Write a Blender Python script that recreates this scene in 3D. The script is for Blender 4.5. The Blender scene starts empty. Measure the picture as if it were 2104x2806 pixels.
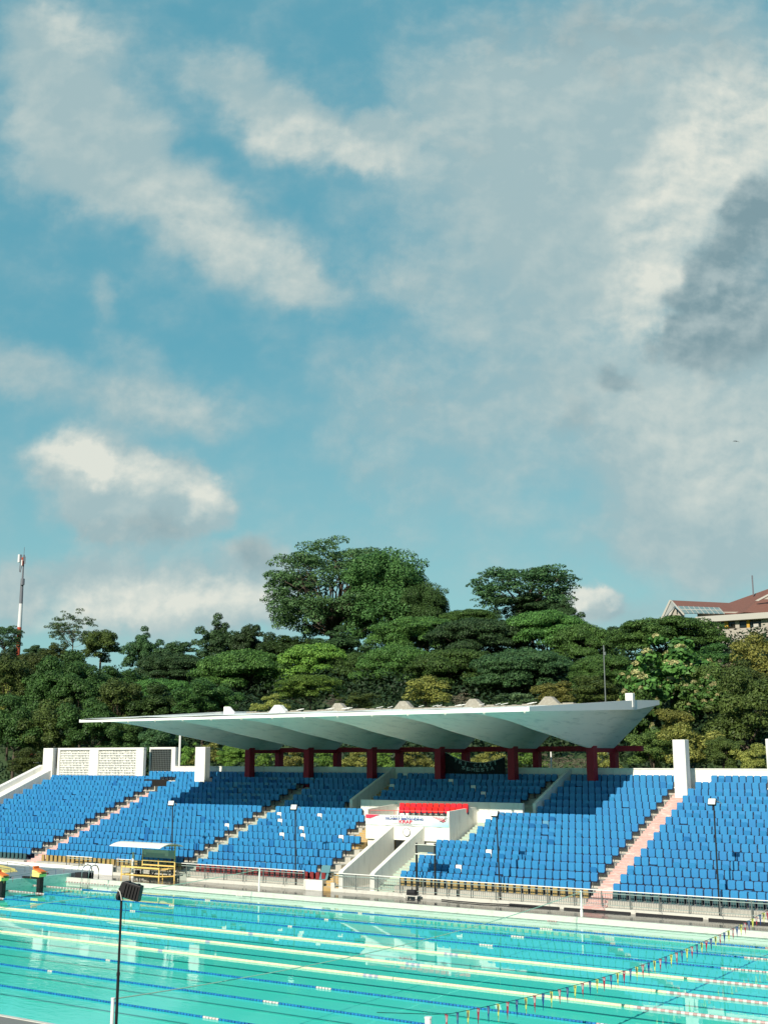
import bpy, math, random
import numpy as np
from mathutils import Vector, Matrix
random.seed(7); rng = np.random.default_rng(7)
sc = bpy.context.scene
COL = sc.collection
PI = math.pi
# ------------------------------------------------------------------ camera
CAM = np.array([59.7319, -53.0579, 7.4681]); YAW = 0.5853; PITCH = 0.2052; FPX = 3247.83
W0, H0 = 2104, 2806
cy_, sy_, cp_, sp_ = math.cos(YAW), math.sin(YAW), math.cos(PITCH), math.sin(PITCH)
FWD = np.array([-sy_*cp_, cy_*cp_, sp_]); RGT = np.array([cy_, sy_, 0.]); UPV = np.cross(RGT, FWD)
def ray(u, v): return (u-W0/2)/FPX*RGT-(v-H0/2)/FPX*UPV+FWD
def at(u, v, Y):
    d = ray(u, v); t = (Y-CAM[1])/d[1]; return CAM+t*d
def pix(p):
    d = np.array(p)-CAM; z = d@FWD
    return W0/2+FPX*(d@RGT)/z, H0/2-FPX*(d@UPV)/z, z
cd = bpy.data.cameras.new('camera'); cam = bpy.data.objects.new('camera', cd); COL.objects.link(cam)
cd.sensor_fit = 'VERTICAL'; cd.sensor_height = 36; cd.lens = 36*FPX/H0; cd.clip_end = 3000
M = Matrix((( *RGT,), ( *UPV,), ( *(-FWD),))).transposed().to_4x4(); M.translation = Vector(CAM)
cam.matrix_world = M; sc.camera = cam
sc.view_settings.view_transform = 'Standard'; sc.view_settings.look = 'None'
sc.view_settings.exposure = 0.10; sc.view_settings.gamma = 1
sc.cycles.max_bounces = 6; sc.cycles.diffuse_bounces = 3; sc.cycles.glossy_bounces = 3
sc.cycles.transparent_max_bounces = 8; sc.cycles.caustics_reflective = False; sc.cycles.caustics_refractive = False
sc.cycles.use_denoising = True
# ------------------------------------------------------------------ sun and sky
SUN_TO = Vector((0.085, -0.864, 0.50)).normalized()
sd = bpy.data.lights.new('sun', 'SUN'); sd.energy = 5.0; sd.angle = math.radians(0.5); sd.color = (1, .93, .80)
so = bpy.data.objects.new('sun', sd); COL.objects.link(so)
so.rotation_euler = SUN_TO.to_track_quat('Z', 'Y').to_euler()
STR = 0.10
wd = bpy.data.worlds.new('World'); sc.world = wd; wd.use_nodes = True
nt = wd.node_tree; N = nt.nodes; Lk = nt.links
bg = N['Background']; bg.inputs['Strength'].default_value = STR
sky = N.new('ShaderNodeTexSky'); sky.sky_type = 'NISHITA'; sky.sun_disc = False
sky.sun_elevation = math.asin(SUN_TO.z); sky.sun_rotation = math.atan2(SUN_TO.x, SUN_TO.y)
def vm(op, a, b=None, out=0):
    n = N.new('ShaderNodeVectorMath'); n.operation = op
    for i, x in enumerate((a, b)):
        if x is None: continue
        if isinstance(x, (tuple, list)): n.inputs[i].default_value = x
        else: Lk.new(x, n.inputs[i])
    return n.outputs['Value'] if op in ('DOT_PRODUCT', 'LENGTH') else n.outputs[0]
def mt(op, a, b=None, c=None, clamp=False, tree=None):
    T = tree or nt
    n = T.nodes.new('ShaderNodeMath'); n.operation = op; n.use_clamp = clamp
    for i, x in enumerate((a, b, c)):
        if x is None: continue
        if isinstance(x, (int, float)): n.inputs[i].default_value = x
        else: T.links.new(x, n.inputs[i])
    return n.outputs[0]
def noise(T, vec, scale, detail=4, rough=.5, dist=0):
    n = T.nodes.new('ShaderNodeTexNoise'); n.inputs['Scale'].default_value = scale
    n.inputs['Detail'].default_value = detail; n.inputs['Roughness'].default_value = rough
    n.inputs['Distortion'].default_value = dist
    if vec is not None: T.links.new(vec, n.inputs['Vector'])
    return n
def mixc(T, fac, a, b, mode='MIX'):
    n = T.nodes.new('ShaderNodeMix'); n.data_type = 'RGBA'; n.blend_type = mode
    for s, x in ((n.inputs[0], fac), (n.inputs[6], a), (n.inputs[7], b)):
        if isinstance(x, (int, float)): s.default_value = x
        elif isinstance(x, (tuple, list)): s.default_value = (*x[:3], 1)
        else: T.links.new(x, s)
    return n.outputs[2]
def lin(*c): return tuple(((x/255)/12.92 if x/255 <= .04045 else ((x/255+.055)/1.055)**2.4) for x in c)
tc = N.new('ShaderNodeTexCoord'); dvec = tc.outputs['Generated']
rh = (cy_, sy_, 0.); fh = (-sy_, cy_, 0.)
den = mt('MAXIMUM', mt('ABSOLUTE', vm('DOT_PRODUCT', dvec, fh)), .12)
uu = mt('DIVIDE', vm('DOT_PRODUCT', dvec, rh), den)
vv = mt('DIVIDE', vm('DOT_PRODUCT', dvec, (0., 0., 1.)), den)
cb = N.new('ShaderNodeCombineXYZ'); Lk.new(uu, cb.inputs[0]); Lk.new(vv, cb.inputs[1])
P0 = cb.outputs[0]
w1 = noise(nt, P0, 7, 3, .55); w2 = noise(nt, P0, 28, 5, .6)
def cen(n): return vm('SUBTRACT', n.outputs['Color'], (.5, .5, .5))
wp = vm('ADD', P0, vm('MULTIPLY', cen(w1), (.045, .045, 0)))
P1 = vm('ADD', wp, vm('MULTIPLY', cen(w2), (.038, .038, 0)))
def blobs(lst):
    acc = None
    for (x, y, rx, ry, ang, w) in lst:
        d = ray(x*W0/1659, y*W0/1659); k = d[0]*fh[0]+d[1]*fh[1]
        u0 = (d[0]*rh[0]+d[1]*rh[1])/k; v0 = d[2]/k
        mp = N.new('ShaderNodeMapping'); mp.vector_type = 'TEXTURE'
        mp.inputs['Location'].default_value = (u0, v0, 0); mp.inputs['Rotation'].default_value = (0, 0, -math.radians(ang))
        s = W0/1659/FPX*1.2
        mp.inputs['Scale'].default_value = (rx*s, ry*s, 1)
        Lk.new(P1, mp.inputs['Vector'])
        ln = vm('LENGTH', mp.outputs[0])
        g = N.new('ShaderNodeMapRange'); g.interpolation_type = 'SMOOTHSTEP'
        g.inputs['From Min'].default_value = 1.35; g.inputs['From Max'].default_value = .25
        g.inputs['To Min'].default_value = 0; g.inputs['To Max'].default_value = w
        Lk.new(ln, g.inputs['Value'])
        acc = g.outputs[0] if acc is None else mt('ADD', acc, g.outputs[0])
    return acc
# density of pale cloud, brightness, darkness (image directions of the real clouds)
DW = blobs([(150, 130, 150, 170, 30, .55), (230, 300, 210, 120, 30, .5), (60, 60, 90, 120, 0, .4), (420, 470, 130, 110, 30, .5), (540, 540, 150, 100, 35, .7),
            (680, 600, 90, 60, 40, .5), (300, 360, 170, 100, 20, .5), (520, 180, 180, 70, 25, .7), (660, 290, 170, 75, 15, .8), (820, 320, 80, 60, 20, .7), (130, 390, 130, 60, 10, .4),
            (30, 780, 110, 60, 20, .6), (330, 870, 220, 70, 5, .65), (200, 1000, 120, 70, 15, 1.1), (290, 1080, 150, 95, 10, 1.2), (410, 1090, 70, 80, 0, 1.), (250, 1130, 120, 60, 0, .6),
            (230, 650, 40, 80, -10, .35), (300, 760, 80, 40, 0, .3), (350, 1290, 300, 75, -3, .9), (560, 1320, 90, 60, 0, .8), (180, 1235, 120, 40, 0, .5), (560, 1215, 70, 45, 0, .6), (20, 1290, 60, 70, 0, .6),
            (1270, 1315, 50, 30, 0, .9), (1300, 1340, 170, 40, 0, .5), (1100, 380, 360, 260, 20, .5), (1400, 200, 380, 300, 0, .8), (1580, 300, 200, 200, 0, .55),
            (1250, 600, 300, 240, 20, .55), (1600, 620, 230, 280, 0, .7), (1560, 980, 260, 260, 0, .85), (1250, 920, 250, 130, 0, .4), (900, 980, 220, 100, 15, .3), (870, 600, 110, 60, 10, .4),
            (850, 860, 240, 90, 10, .3), (1000, 180, 160, 200, 0, .3), (1050, 1150, 460, 130, 0, .18), (1550, 1180, 260, 140, 0, .4), (1000, 760, 300, 130, 15, .3), (150, 250, 220, 200, 20, .3)])
DL = blobs([(500, 500, 230, 70, 35, .5), (690, 310, 190, 50, 18, .6), (150, 60, 100, 60, 40, .4), (170, 985, 90, 55, 25, 1.2), (430, 1070, 50, 50, 0, 1.), (280, 1020, 110, 45, 15, 1.),
            (260, 1300, 230, 45, -5, .9), (500, 1290, 120, 35, 0, .5), (560, 1325, 60, 30, 0, .7), (1268, 1305, 45, 22, 0, 1.), (1590, 250, 160, 130, -25, .9), (1450, 450, 110, 190, 20, .8), (1400, 640, 90, 90, 0, .6), (1330, 700, 90, 60, 0, .35), (1520, 930, 220, 130, 0, .35), (380, 870, 160, 40, 0, .3), (1610, 1060, 150, 90, 0, .25)])
DK = blobs([(1610, 540, 90, 150, 8, 1.3), (1640, 430, 90, 80, 0, 1.1), (1560, 690, 120, 120, 0, 1.2), (1450, 735, 70, 50, 0, .9), (1520, 620, 60, 70, 0, .5), (1340, 810, 50, 40, 0, .8), (1240, 900, 60, 70, 20, .45), (300, 1165, 190, 45, 5, .55), (370, 1120, 70, 40, 10, .3),
            (550, 1210, 60, 50, 0, .6), (850, 860, 110, 40, 0, .4), (1300, 70, 380, 130, 5, .55), (1350, 1340, 90, 25, 0, .5), (780, 1030, 130, 45, 15, .35), (1050, 330, 220, 80, 20, .25)])
fb = noise(nt, vm('MULTIPLY', wp, (1, 1.15, 1)), 13, 9, .58, .0)
fb2 = noise(nt, vm('MULTIPLY', wp, (1., 1.9, 1)), 7, 6, .5, .0)
fl = noise(nt, vm('MULTIPLY', vm('ADD', wp, (-.007, .011, 0)), (1, 1.15, 1)), 13, 5, .5, .0)
fh0 = noise(nt, vm('MULTIPLY', P0, (1, 1.1, 1)), 34, 6, .55); fh1 = noise(nt, vm('MULTIPLY', vm('ADD', P0, (-.0035, .005, 0)), (1, 1.1, 1)), 34, 6, .55)
relief = mt('MULTIPLY', mt('ADD', mt('ADD', DL, DK), .22), mt('ADD', mt('MULTIPLY', mt('SUBTRACT', fb.outputs[0], fl.outputs[0]), 2.2), mt('MULTIPLY', mt('SUBTRACT', fh0.outputs[0], fh1.outputs[0]), 1.1)))
fhi = mt('SUBTRACT', fh0.outputs[0], .5)
f0 = mt('SUBTRACT', fb.outputs[0], .5); f1 = mt('SUBTRACT', fb2.outputs[0], .5)
al = mt('ADD', mt('ADD', DW, mt('MULTIPLY', fhi, .40)), mt('ADD', mt('MULTIPLY', f0, .85), mt('MULTIPLY', f1, .32)))
mr = N.new('ShaderNodeMapRange'); mr.interpolation_type = 'SMOOTHSTEP'; Lk.new(al, mr.inputs['Value'])
mr.inputs['From Min'].default_value = -.16; mr.inputs['From Max'].default_value = .86; mr.inputs['To Max'].default_value = .97
fr_ = N.new('ShaderNodeMapRange'); fr_.interpolation_type = 'SMOOTHSTEP'; Lk.new(vm('DOT_PRODUCT', dvec, fh), fr_.inputs['Value'])
fr_.inputs['From Min'].default_value = -.1; fr_.inputs['From Max'].default_value = .5; fr_.inputs['To Min'].default_value = .05
alpha = mt('MULTIPLY', mr.outputs[0], fr_.outputs[0])
br = mt('ADD', mt('ADD', mt('MULTIPLY', DL, .72), .06), mt('ADD', mt('MULTIPLY', f0, .9), mt('MULTIPLY', relief, 1.)), clamp=True)
dm = N.new('ShaderNodeMapRange'); dm.interpolation_type = 'SMOOTHSTEP'; Lk.new(mt('ADD', DK, mt('ADD', mt('MULTIPLY', f0, 1.1), mt('MULTIPLY', fhi, .7))), dm.inputs['Value'])
dm.inputs['From Min'].default_value = .18; dm.inputs['From Max'].default_value = 1.15; dk = dm.outputs[0]
def cs(*c): return tuple(x/STR for x in lin(*c))
ccol = mixc(nt, br, cs(158, 183, 187), cs(218, 221, 211))
ccol = mixc(nt, mt('MULTIPLY', dk, .92), ccol, mixc(nt, mt('ADD', mt('MULTIPLY', relief, 1.), .4, clamp=True), cs(120, 147, 155), cs(158, 177, 180)))
skb = mixc(nt, 1., sky.outputs[0], (.62, 1.12, .86), 'MULTIPLY')
hz = N.new('ShaderNodeMapRange'); hz.inputs['From Min'].default_value = .36; hz.inputs['From Max'].default_value = .02; Lk.new(vv, hz.inputs['Value'])
fro = mixc(nt, hz.outputs[0], cs(97, 166, 187), cs(156, 197, 203))
skb = mixc(nt, .75, skb, mixc(nt, fr_.outputs[0], cs(56, 104, 160), fro))
fin = mixc(nt, alpha, skb, ccol)
Lk.new(fin, bg.inputs['Color'])
# ------------------------------------------------------------------ materials
MATS = {}
def mat(name, col, rough=.6, var=0., vscale=3., bump=0., bscale=20., spec=.35, stain=None, sscale=(1, 1, .15), metal=0., rnd=0., coat=0):
    m = bpy.data.materials.new(name); m.use_nodes = True; T = m.node_tree
    b = T.nodes['Principled BSDF']; b.inputs['Roughness'].default_value = rough
    b.inputs['Specular IOR Level'].default_value = spec; b.inputs['Metallic'].default_value = metal
    tcn = T.nodes.new('ShaderNodeTexCoord'); vec = tcn.outputs['Object']
    c = col
    if var:
        n = noise(T, vec, vscale, 6, .6)
        r = mt('MULTIPLY', mt('SUBTRACT', n.outputs[0], .5), 2*var, tree=T)
        f = mt('ADD', r, 1., tree=T)
        h = T.nodes.new('ShaderNodeHueSaturation'); h.inputs['Color'].default_value = (*col, 1); T.links.new(f, h.inputs['Value']); c = h.outputs[0]
    if rnd:
        oi = T.nodes.new('ShaderNodeObjectInfo'); g = T.nodes.new('ShaderNodeNewGeometry')
        s = mt('FRACT', mt('ADD', oi.outputs['Random'], g.outputs['Random Per Island'], tree=T), tree=T)
        h = T.nodes.new('ShaderNodeHueSaturation')
        if isinstance(c, tuple): h.inputs['Color'].default_value = (*c, 1)
        else: T.links.new(c, h.inputs['Color'])
        T.links.new(mt('MULTIPLY_ADD', s, rnd, 1-rnd/2, tree=T), h.inputs['Value'])
        T.links.new(mt('MULTIPLY_ADD', s, -.008, .504, tree=T), h.inputs['Hue'])
        c = h.outputs[0]
    if stain:
        mp = T.nodes.new('ShaderNodeMapping'); mp.inputs['Scale'].default_value = sscale; T.links.new(vec, mp.inputs[0])
        n = noise(T, mp.outputs[0], 3.2, 8, .68)
        r = T.nodes.new('ShaderNodeMapRange'); r.inputs['From Min'].default_value = .52; r.inputs['From Max'].default_value = .72; r.inputs['To Max'].default_value = stain[3]
        T.links.new(n.outputs[0], r.inputs['Value'])
        c = mixc(T, r.outputs[0], c, stain[:3])
    if isinstance(c, tuple): b.inputs['Base Color'].default_value = (*c, 1)
    else: T.links.new(c, b.inputs['Base Color'])
    if bump:
        n = noise(T, vec, bscale, 5, .6); bn = T.nodes.new('ShaderNodeBump'); bn.inputs['Strength'].default_value = bump; bn.inputs['Distance'].default_value = .03
        T.links.new(n.outputs[0], bn.inputs['Height']); T.links.new(bn.outputs[0], b.inputs['Normal'])
    MATS[name] = m; return m
white = mat('white_paint', (.80, .78, .71), .7, .05, 1.5, .15, 12, stain=(.46, .44, .37, .5))
whitec = mat('clean_white', (.86, .84, .78), .6, .03, 2.)
concrete = mat('concrete', (.42, .40, .35), .85, .18, 2., .3, 10, stain=(.2, .18, .15, .5), sscale=(1, 1, 1))
pale = mat('pale_concrete', (.60, .58, .51), .8, .1, 2., .2, 10, stain=(.36, .33, .28, .5), sscale=(1, 1, 1))
wetdeck = None
blue = mat('blue_plastic', (.030, .22, .47), .42, .06, 3., 0, spec=.45, rnd=.07)
blue_d = mat('dark_blue_plastic', (.015, .14, .36), .5, .1, 3., rnd=.2)
blue_f = mat('faded_blue_plastic', (.10, .28, .42), .6, .1, 3., rnd=.2)
red = mat('red_plastic', (.66, .018, .02), .45, .08, 3., rnd=.2)
redpaint = mat('dark_red_paint', (.30, .013, .026), .6, .18, 2., .1, 8, stain=(.09, .01, .012, .5))
frame_shade_m = mat('dark_frame_and_shade', (.012, .018, .05), .6)
brownsup = mat('ochre_support', (.27, .19, .07), .8, .4, 4.)
tealsup = mat('dark_teal_support', (.03, .075, .08), .8, .3, 4.)  # dark teal colour of the supports in the end blocks
maroonsup = mat('maroon_support', (.16, .02, .02), .8, .3, 4.)
pink = mat('worn_pink_paint', (.66, .27, .22), .8, .14, 4., .2, 10, stain=(.74, .62, .52, .9), sscale=(.35, 2.5, 2.5))
yellowstep = mat('worn_yellow_paint', (.62, .47, .20), .8, .15, 3., stain=(.45, .40, .33, .7), sscale=(.4, 2, 2))
tealstep = mat('worn_teal_paint', (.50, .60, .50), .8, .1, 4., stain=(.50, .43, .32, .8), sscale=(.5, 2, 2))
whitestep = mat('worn_white_step', (.62, .62, .52), .8, .1, 4., stain=(.40, .46, .40, .8), sscale=(.5, 2, 2))
shell = mat('canopy_paint', (.80, .83, .77), .75, .10, .45, .25, 3., stain=(.46, .54, .52, .8), sscale=(1.1, .16, 1.))
weather = mat('weathered_concrete', (.24, .22, .18), .9, .35, 1.8, .4, 8, stain=(.55, .52, .45, .8), sscale=(2.5, .6, 2.6))
steel = mat('galvanised_steel', (.15, .17, .16), .5, .1, 5., metal=.3)
railg = mat('green_grey_paint', (.25, .32, .29), .6, .15, 5.)
chrome = mat('polished_steel', (.75, .75, .72), .22, metal=.9)
blackm = mat('black_metal', (.012, .011, .012), .5, .2, 5.)
blackp = mat('dark_rubber', (.02, .02, .022), .7)
yellowm = mat('yellow_paint', (.78, .54, .17), .5, .1, 4., stain=(.5, .28, .08, .5))
lampglass = mat('lamp_glass', (.80, .82, .78), .25)
orange = mat('orange_grip', (.80, .19, .04), .7, .1, 6.)
yellowb = mat('yellow_block', (.85, .68, .20), .5, .08, 4.)
ropeb = mat('blue_float', (.012, .17, .42), .45, rnd=.3)
ropey = mat('cream_float', (.82, .70, .46), .5, rnd=.14)
roper = mat('faded_red_float', (.50, .31, .29), .6, rnd=.3)
ropew = mat('white_float', (.70, .58, .54), .5, rnd=.1)
ropeblk = mat('dark_float', (.42, .38, .46), .6)
flagr = mat('red_flag', (.42, .02, .05), .8); flagb = mat('navy_flag', (.02, .05, .22), .8); flagy = mat('yellow_flag', (.70, .60, .12), .8)
emb_l = mat('pale_emblem', (.62, .50, .48), .8); emb_d = mat('dark_emblem', (.16, .15, .10), .8); emb_b = mat('grey_emblem', (.20, .22, .30), .8)
bannerb = mat('black_banner', (.010, .012, .013), .9, .3, 1.5)
lettm = mat('pale_letter', (.26, .33, .31), .8)
navyl = mat('navy_print', (.05, .10, .36), .8); redl = mat('red_print', (.72, .05, .10), .8); greyl = mat('grey_print', (.45, .46, .46), .8)
tilewall = mat('turquoise_tile', (.40, .68, .60), .5, .12, 2., stain=(.13, .40, .36, .8), sscale=(1, 1, 3))
bark = mat('bark', (.07, .055, .04), .9, .3, 3.)
barkp = mat('pale_bark', (.22, .19, .14), .9, .3, 3.)
tileroof = mat('red_roof_tile', (.16, .07, .05), .8, .25, .8, stain=(.25, .12, .09, .7), sscale=(.5, .5, .5))
solar = mat('solar_glass', (.13, .19, .19), .55, .35, .9, spec=.2)
bwall = mat('beige_wall', (.38, .345, .29), .8, .06, .6, stain=(.38, .34, .28, .6))
btrim = mat('pale_trim', (.44, .42, .37), .7, .05, .6)
glassd = mat('dark_window', (.02, .03, .03), .15)
ochre = mat('ochre_curtain', (.55, .33, .05), .8)
towerw = mat('mast_white', (.72, .72, .70), .6); towerr = mat('mast_red', (.45, .07, .03), .6); towerg = mat('mast_grey', (.16, .17, .19), .6)
opening_shade_m = mat('opening_shade_sheet', (.015, .013, .012), .9)
groundm = mat('grass_ground', (.035, .06, .02), .95, .4, .3)
tealmould = mat('teal_fibreglass', (.10, .24, .27), .5)
# wet deck
def deck_mat():
    m = bpy.data.materials.new('wet_deck'); m.use_nodes = True; T = m.node_tree; b = T.nodes['Principled BSDF']
    t = T.nodes.new('ShaderNodeTexCoord'); mp = T.nodes.new('ShaderNodeMapping'); mp.inputs['Scale'].default_value = (.5, 1.6, 1); T.links.new(t.outputs['Object'], mp.inputs[0])
    n = noise(T, mp.outputs[0], 1.6, 5, .6); n2 = noise(T, t.outputs['Object'], 9, 4, .6)
    r = T.nodes.new('ShaderNodeMapRange'); r.inputs['From Min'].default_value = .4; r.inputs['From Max'].default_value = .62; r.inputs['To Min'].default_value = .04; r.inputs['To Max'].default_value = .20
    T.links.new(n.outputs[0], r.inputs['Value']); T.links.new(r.outputs[0], b.inputs['Roughness'])
    c = mixc(T, n.outputs[0], (.030, .030, .030), (.085, .085, .08)); c = mixc(T, mt('MULTIPLY', n2.outputs[0], .5, tree=T), c, (.09, .09, .08)); T.links.new(c, b.inputs['Base Color'])
    bn = T.nodes.new('ShaderNodeBump'); bn.inputs['Strength'].default_value = .08; bn.inputs['Distance'].default_value = .01; T.links.new(n2.outputs[0], bn.inputs['Height']); T.links.new(bn.outputs[0], b.inputs['Normal'])
    return m
wetdeck = deck_mat()
def water_mat():
    m = bpy.data.materials.new('pool_water'); m.use_nodes = True; T = m.node_tree; T.nodes.remove(T.nodes['Principled BSDF'])
    o = T.nodes['Material Output']; t = T.nodes.new('ShaderNodeTexCoord')
    mp = T.nodes.new('ShaderNodeMapping'); mp.inputs['Rotation'].default_value = (0, 0, .5); mp.inputs['Scale'].default_value = (.55, 1.3, 1); T.links.new(t.outputs['Object'], mp.inputs[0])
    a = noise(T, mp.outputs[0], .8, 3, .5); b = noise(T, mp.outputs[0], 3.6, 3, .55)
    # breeze patches: stronger ripples over part of the pool near x 20..32, y -28..-19
    sx = T.nodes.new('ShaderNodeSeparateXYZ'); T.links.new(t.outputs['Object'], sx.inputs[0])
    gx = T.nodes.new('ShaderNodeMapRange'); gx.interpolation_type = 'SMOOTHSTEP'; gx.inputs['From Min'].default_value = -15; gx.inputs['From Max'].default_value = -25
    T.links.new(sx.outputs['Y'], gx.inputs['Value'])
    gy = T.nodes.new('ShaderNodeMapRange'); gy.interpolation_type = 'SMOOTHSTEP'; gy.inputs['From Min'].default_value = 38; gy.inputs['From Max'].default_value = 25
    T.links.new(sx.outputs['X'], gy.inputs['Value'])
    pt = mt('MULTIPLY', gx.outputs[0], gy.outputs[0], tree=T)
    h = mt('ADD', mt('MULTIPLY', a.outputs[0], .28, tree=T), mt('MULTIPLY', b.outputs[0], mt('MULTIPLY_ADD', pt, 1.1, .04, tree=T), tree=T), tree=T)
    bn = T.nodes.new('ShaderNodeBump'); bn.inputs['Strength'].default_value = .07; bn.inputs['Distance'].default_value = .10; T.links.new(h, bn.inputs['Height'])
    ge = T.nodes.new('ShaderNodeNewGeometry'); dp = T.nodes.new('ShaderNodeVectorMath'); dp.operation = 'DOT_PRODUCT'; T.links.new(ge.outputs['Incoming'], dp.inputs[0]); T.links.new(bn.outputs[0], dp.inputs[1])
    ab = mt('SUBTRACT', 1., mt('ABSOLUTE', dp.outputs['Value'], tree=T), clamp=True, tree=T)
    frs = mt('MULTIPLY_ADD', mt('POWER', ab, 5., tree=T), .95, .02, clamp=True, tree=T)
    gl = T.nodes.new('ShaderNodeBsdfGlossy'); gl.inputs['Roughness'].default_value = .012; T.links.new(bn.outputs[0], gl.inputs['Normal'])
    tr = T.nodes.new('ShaderNodeBsdfTransparent'); tr.inputs['Color'].default_value = (.80, 1., .97, 1)
    mx = T.nodes.new('ShaderNodeMixShader'); T.links.new(frs, mx.inputs[0]); T.links.new(tr.outputs[0], mx.inputs[1]); T.links.new(gl.outputs[0], mx.inputs[2]); T.links.new(mx.outputs[0], o.inputs[0])
    return m
waterm = water_mat()
def foliage(name, c1, c2, trans=.16, big=1.):
    m = bpy.data.materials.new(name); m.use_nodes = True; T = m.node_tree; b = T.nodes['Principled BSDF']; o = T.nodes['Material Output']
    g = T.nodes.new('ShaderNodeNewGeometry'); t = T.nodes.new('ShaderNodeTexCoord'); oi = T.nodes.new('ShaderNodeObjectInfo')
    n = noise(T, t.outputs['Object'], .55*big, 3, .6)
    f = mt('ADD', mt('MULTIPLY', g.outputs['Random Per Island'], .65, tree=T), mt('MULTIPLY', mt('SUBTRACT', n.outputs[0], .35, tree=T), 1.3, tree=T), clamp=True, tree=T)
    c = mixc(T, f, c1, c2)
    h = T.nodes.new('ShaderNodeHueSaturation'); T.links.new(c, h.inputs['Color'])
    T.links.new(mt('MULTIPLY_ADD', oi.outputs['Random'], .75, .62, tree=T), h.inputs['Value']); T.links.new(mt('MULTIPLY_ADD', oi.outputs['Random'], .03, .485, tree=T), h.inputs['Hue'])
    T.links.new(h.outputs[0], b.inputs['Base Color']); b.inputs['Roughness'].default_value = .55; b.inputs['Specular IOR Level'].default_value = .25
    tl = T.nodes.new('ShaderNodeBsdfTranslucent'); T.links.new(h.outputs[0], tl.inputs['Color'])
    mx = T.nodes.new('ShaderNodeMixShader'); mx.inputs[0].default_value = trans
    T.links.new(b.outputs[0], mx.inputs[1]); T.links.new(tl.outputs[0], mx.inputs[2]); T.links.new(mx.outputs[0], o.inputs[0]); return m
fo_dark = foliage('dark_leaves', (.014, .040, .015), (.085, .16, .055))
fo_rnd = foliage('deep_green_leaves', (.020, .055, .014), (.095, .19, .045))  # deeper leaf green of the round trees
fo_mid = foliage('green_leaves', (.024, .070, .016), (.14, .28, .060))
fo_bri = foliage('bright_leaves', (.04, .12, .02), (.25, .42, .07))
fo_oli = foliage('olive_leaves', (.030, .056, .012), (.15, .21, .050))
fo_yel = foliage('yellow_green_leaves', (.06, .09, .016), (.42, .42, .10))
fo_flo = foliage('cream_blossom', (.44, .45, .16), (.68, .65, .30), .1)
fo_dry = foliage('dry_twigs', (.10, .08, .05), (.24, .20, .14), .1)
fo_grey = foliage('grey_green_leaves', (.035, .08, .03), (.17, .27, .11))
# ------------------------------------------------------------------ mesh helpers
class MB:
    def __init__(s): s.v = []; s.f = []
    def quad(s, a, b, c, d):
        n = len(s.v); s.v += [tuple(a), tuple(b), tuple(c), tuple(d)]; s.f.append((n, n+1, n+2, n+3)); return s
    def box(s, x0, x1, y0, y1, z0, z1, M=None):
        n = len(s.v)
        vs = [(x0, y0, z0), (x1, y0, z0), (x1, y1, z0), (x0, y1, z0), (x0, y0, z1), (x1, y0, z1), (x1, y1, z1), (x0, y1, z1)]
        if M is not None: vs = [tuple(M @ Vector(p)) for p in vs]
        s.v += vs; s.f += [tuple(n+i for i in q) for q in ((0, 3, 2, 1), (4, 5, 6, 7), (0, 1, 5, 4), (1, 2, 6, 5), (2, 3, 7, 6), (3, 0, 4, 7))]; return s
    def prism(s, pts, axis, a, b):
        # pts: 2-D outline; axis 'x' -> (y,z) outline extruded in x, 'y' -> (x,z), 'z' -> (x,y)
        n = len(s.v); k = len(pts)
        for t in (a, b):
            for p, q in pts: s.v.append({'x': (t, p, q), 'y': (p, t, q), 'z': (p, q, t)}[axis])
        s.f.append(tuple(range(n, n+k))); s.f.append(tuple(range(n+2*k-1, n+k-1, -1)))
        for i in range(k): j = (i+1) % k; s.f.append((n+j, n+i, n+k+i, n+k+j))
        return s
    def tube(s, pts, r, seg=8, r1=None, closed=True):
        pts = [Vector(p) for p in pts]; n = len(s.v); m = len(pts)
        for i, p in enumerate(pts):
            d = (pts[min(i+1, m-1)]-pts[max(i-1, 0)]).normalized()
            a = d.orthogonal().normalized() if abs(d.z) < .99 else Vector((1, 0, 0))
            if abs(d.z) < .99: a = d.cross(Vector((0, 0, 1))).normalized()
            b = d.cross(a)
            rr = r if r1 is None else r+(r1-r)*i/(m-1)
            for k in range(seg): t = 2*PI*k/seg; s.v.append(tuple(p+(a*math.cos(t)+b*math.sin(t))*rr))
        for i in range(m-1):
            for k in range(seg):
                k2 = (k+1) % seg; s.f.append((n+i*seg+k, n+i*seg+k2, n+(i+1)*seg+k2, n+(i+1)*seg+k))
        if closed: s.f.append(tuple(n+k for k in reversed(range(seg)))); s.f.append(tuple(n+(m-1)*seg+k for k in range(seg)))
        return s
    def plate(s, w, z0, z1, y, th, ch=.04, M=None, xc=0, tilt=0):
        # rounded plate facing -y
        a = w/2; o = [(-a+ch, z0), (a-ch, z0), (a, z0+ch), (a, z1-ch), (a-ch, z1), (-a+ch, z1), (-a, z1-ch), (-a, z0+ch)]
        n = len(s.v)
        for yy in (y, y+th):
            for px_, pz_ in o:
                p = Vector((xc+px_, yy+(pz_-z0)*tilt, pz_)); s.v.append(tuple(M @ p if M is not None else p))
        s.f.append(tuple(range(n, n+8))); s.f.append(tuple(range(n+15, n+7, -1)))
        for i in range(8): j = (i+1) % 8; s.f.append((n+j, n+i, n+8+i, n+8+j))
        return s
    def mesh(s, name, m, smooth=False):
        me = bpy.data.meshes.new(name); me.from_pydata(s.v, [], s.f); me.materials.append(m)
        if smooth: me.polygons.foreach_set('use_smooth', [True]*len(me.polygons))
        me.update(); return me
    def obj(s, name, m, parent=None, smooth=False):
        return link(name, s.mesh(name, m, smooth), parent)
def link(name, data, parent=None):
    o = bpy.data.objects.new(name, data); COL.objects.link(o)
    if parent is not None: o.parent = parent
    return o
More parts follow.
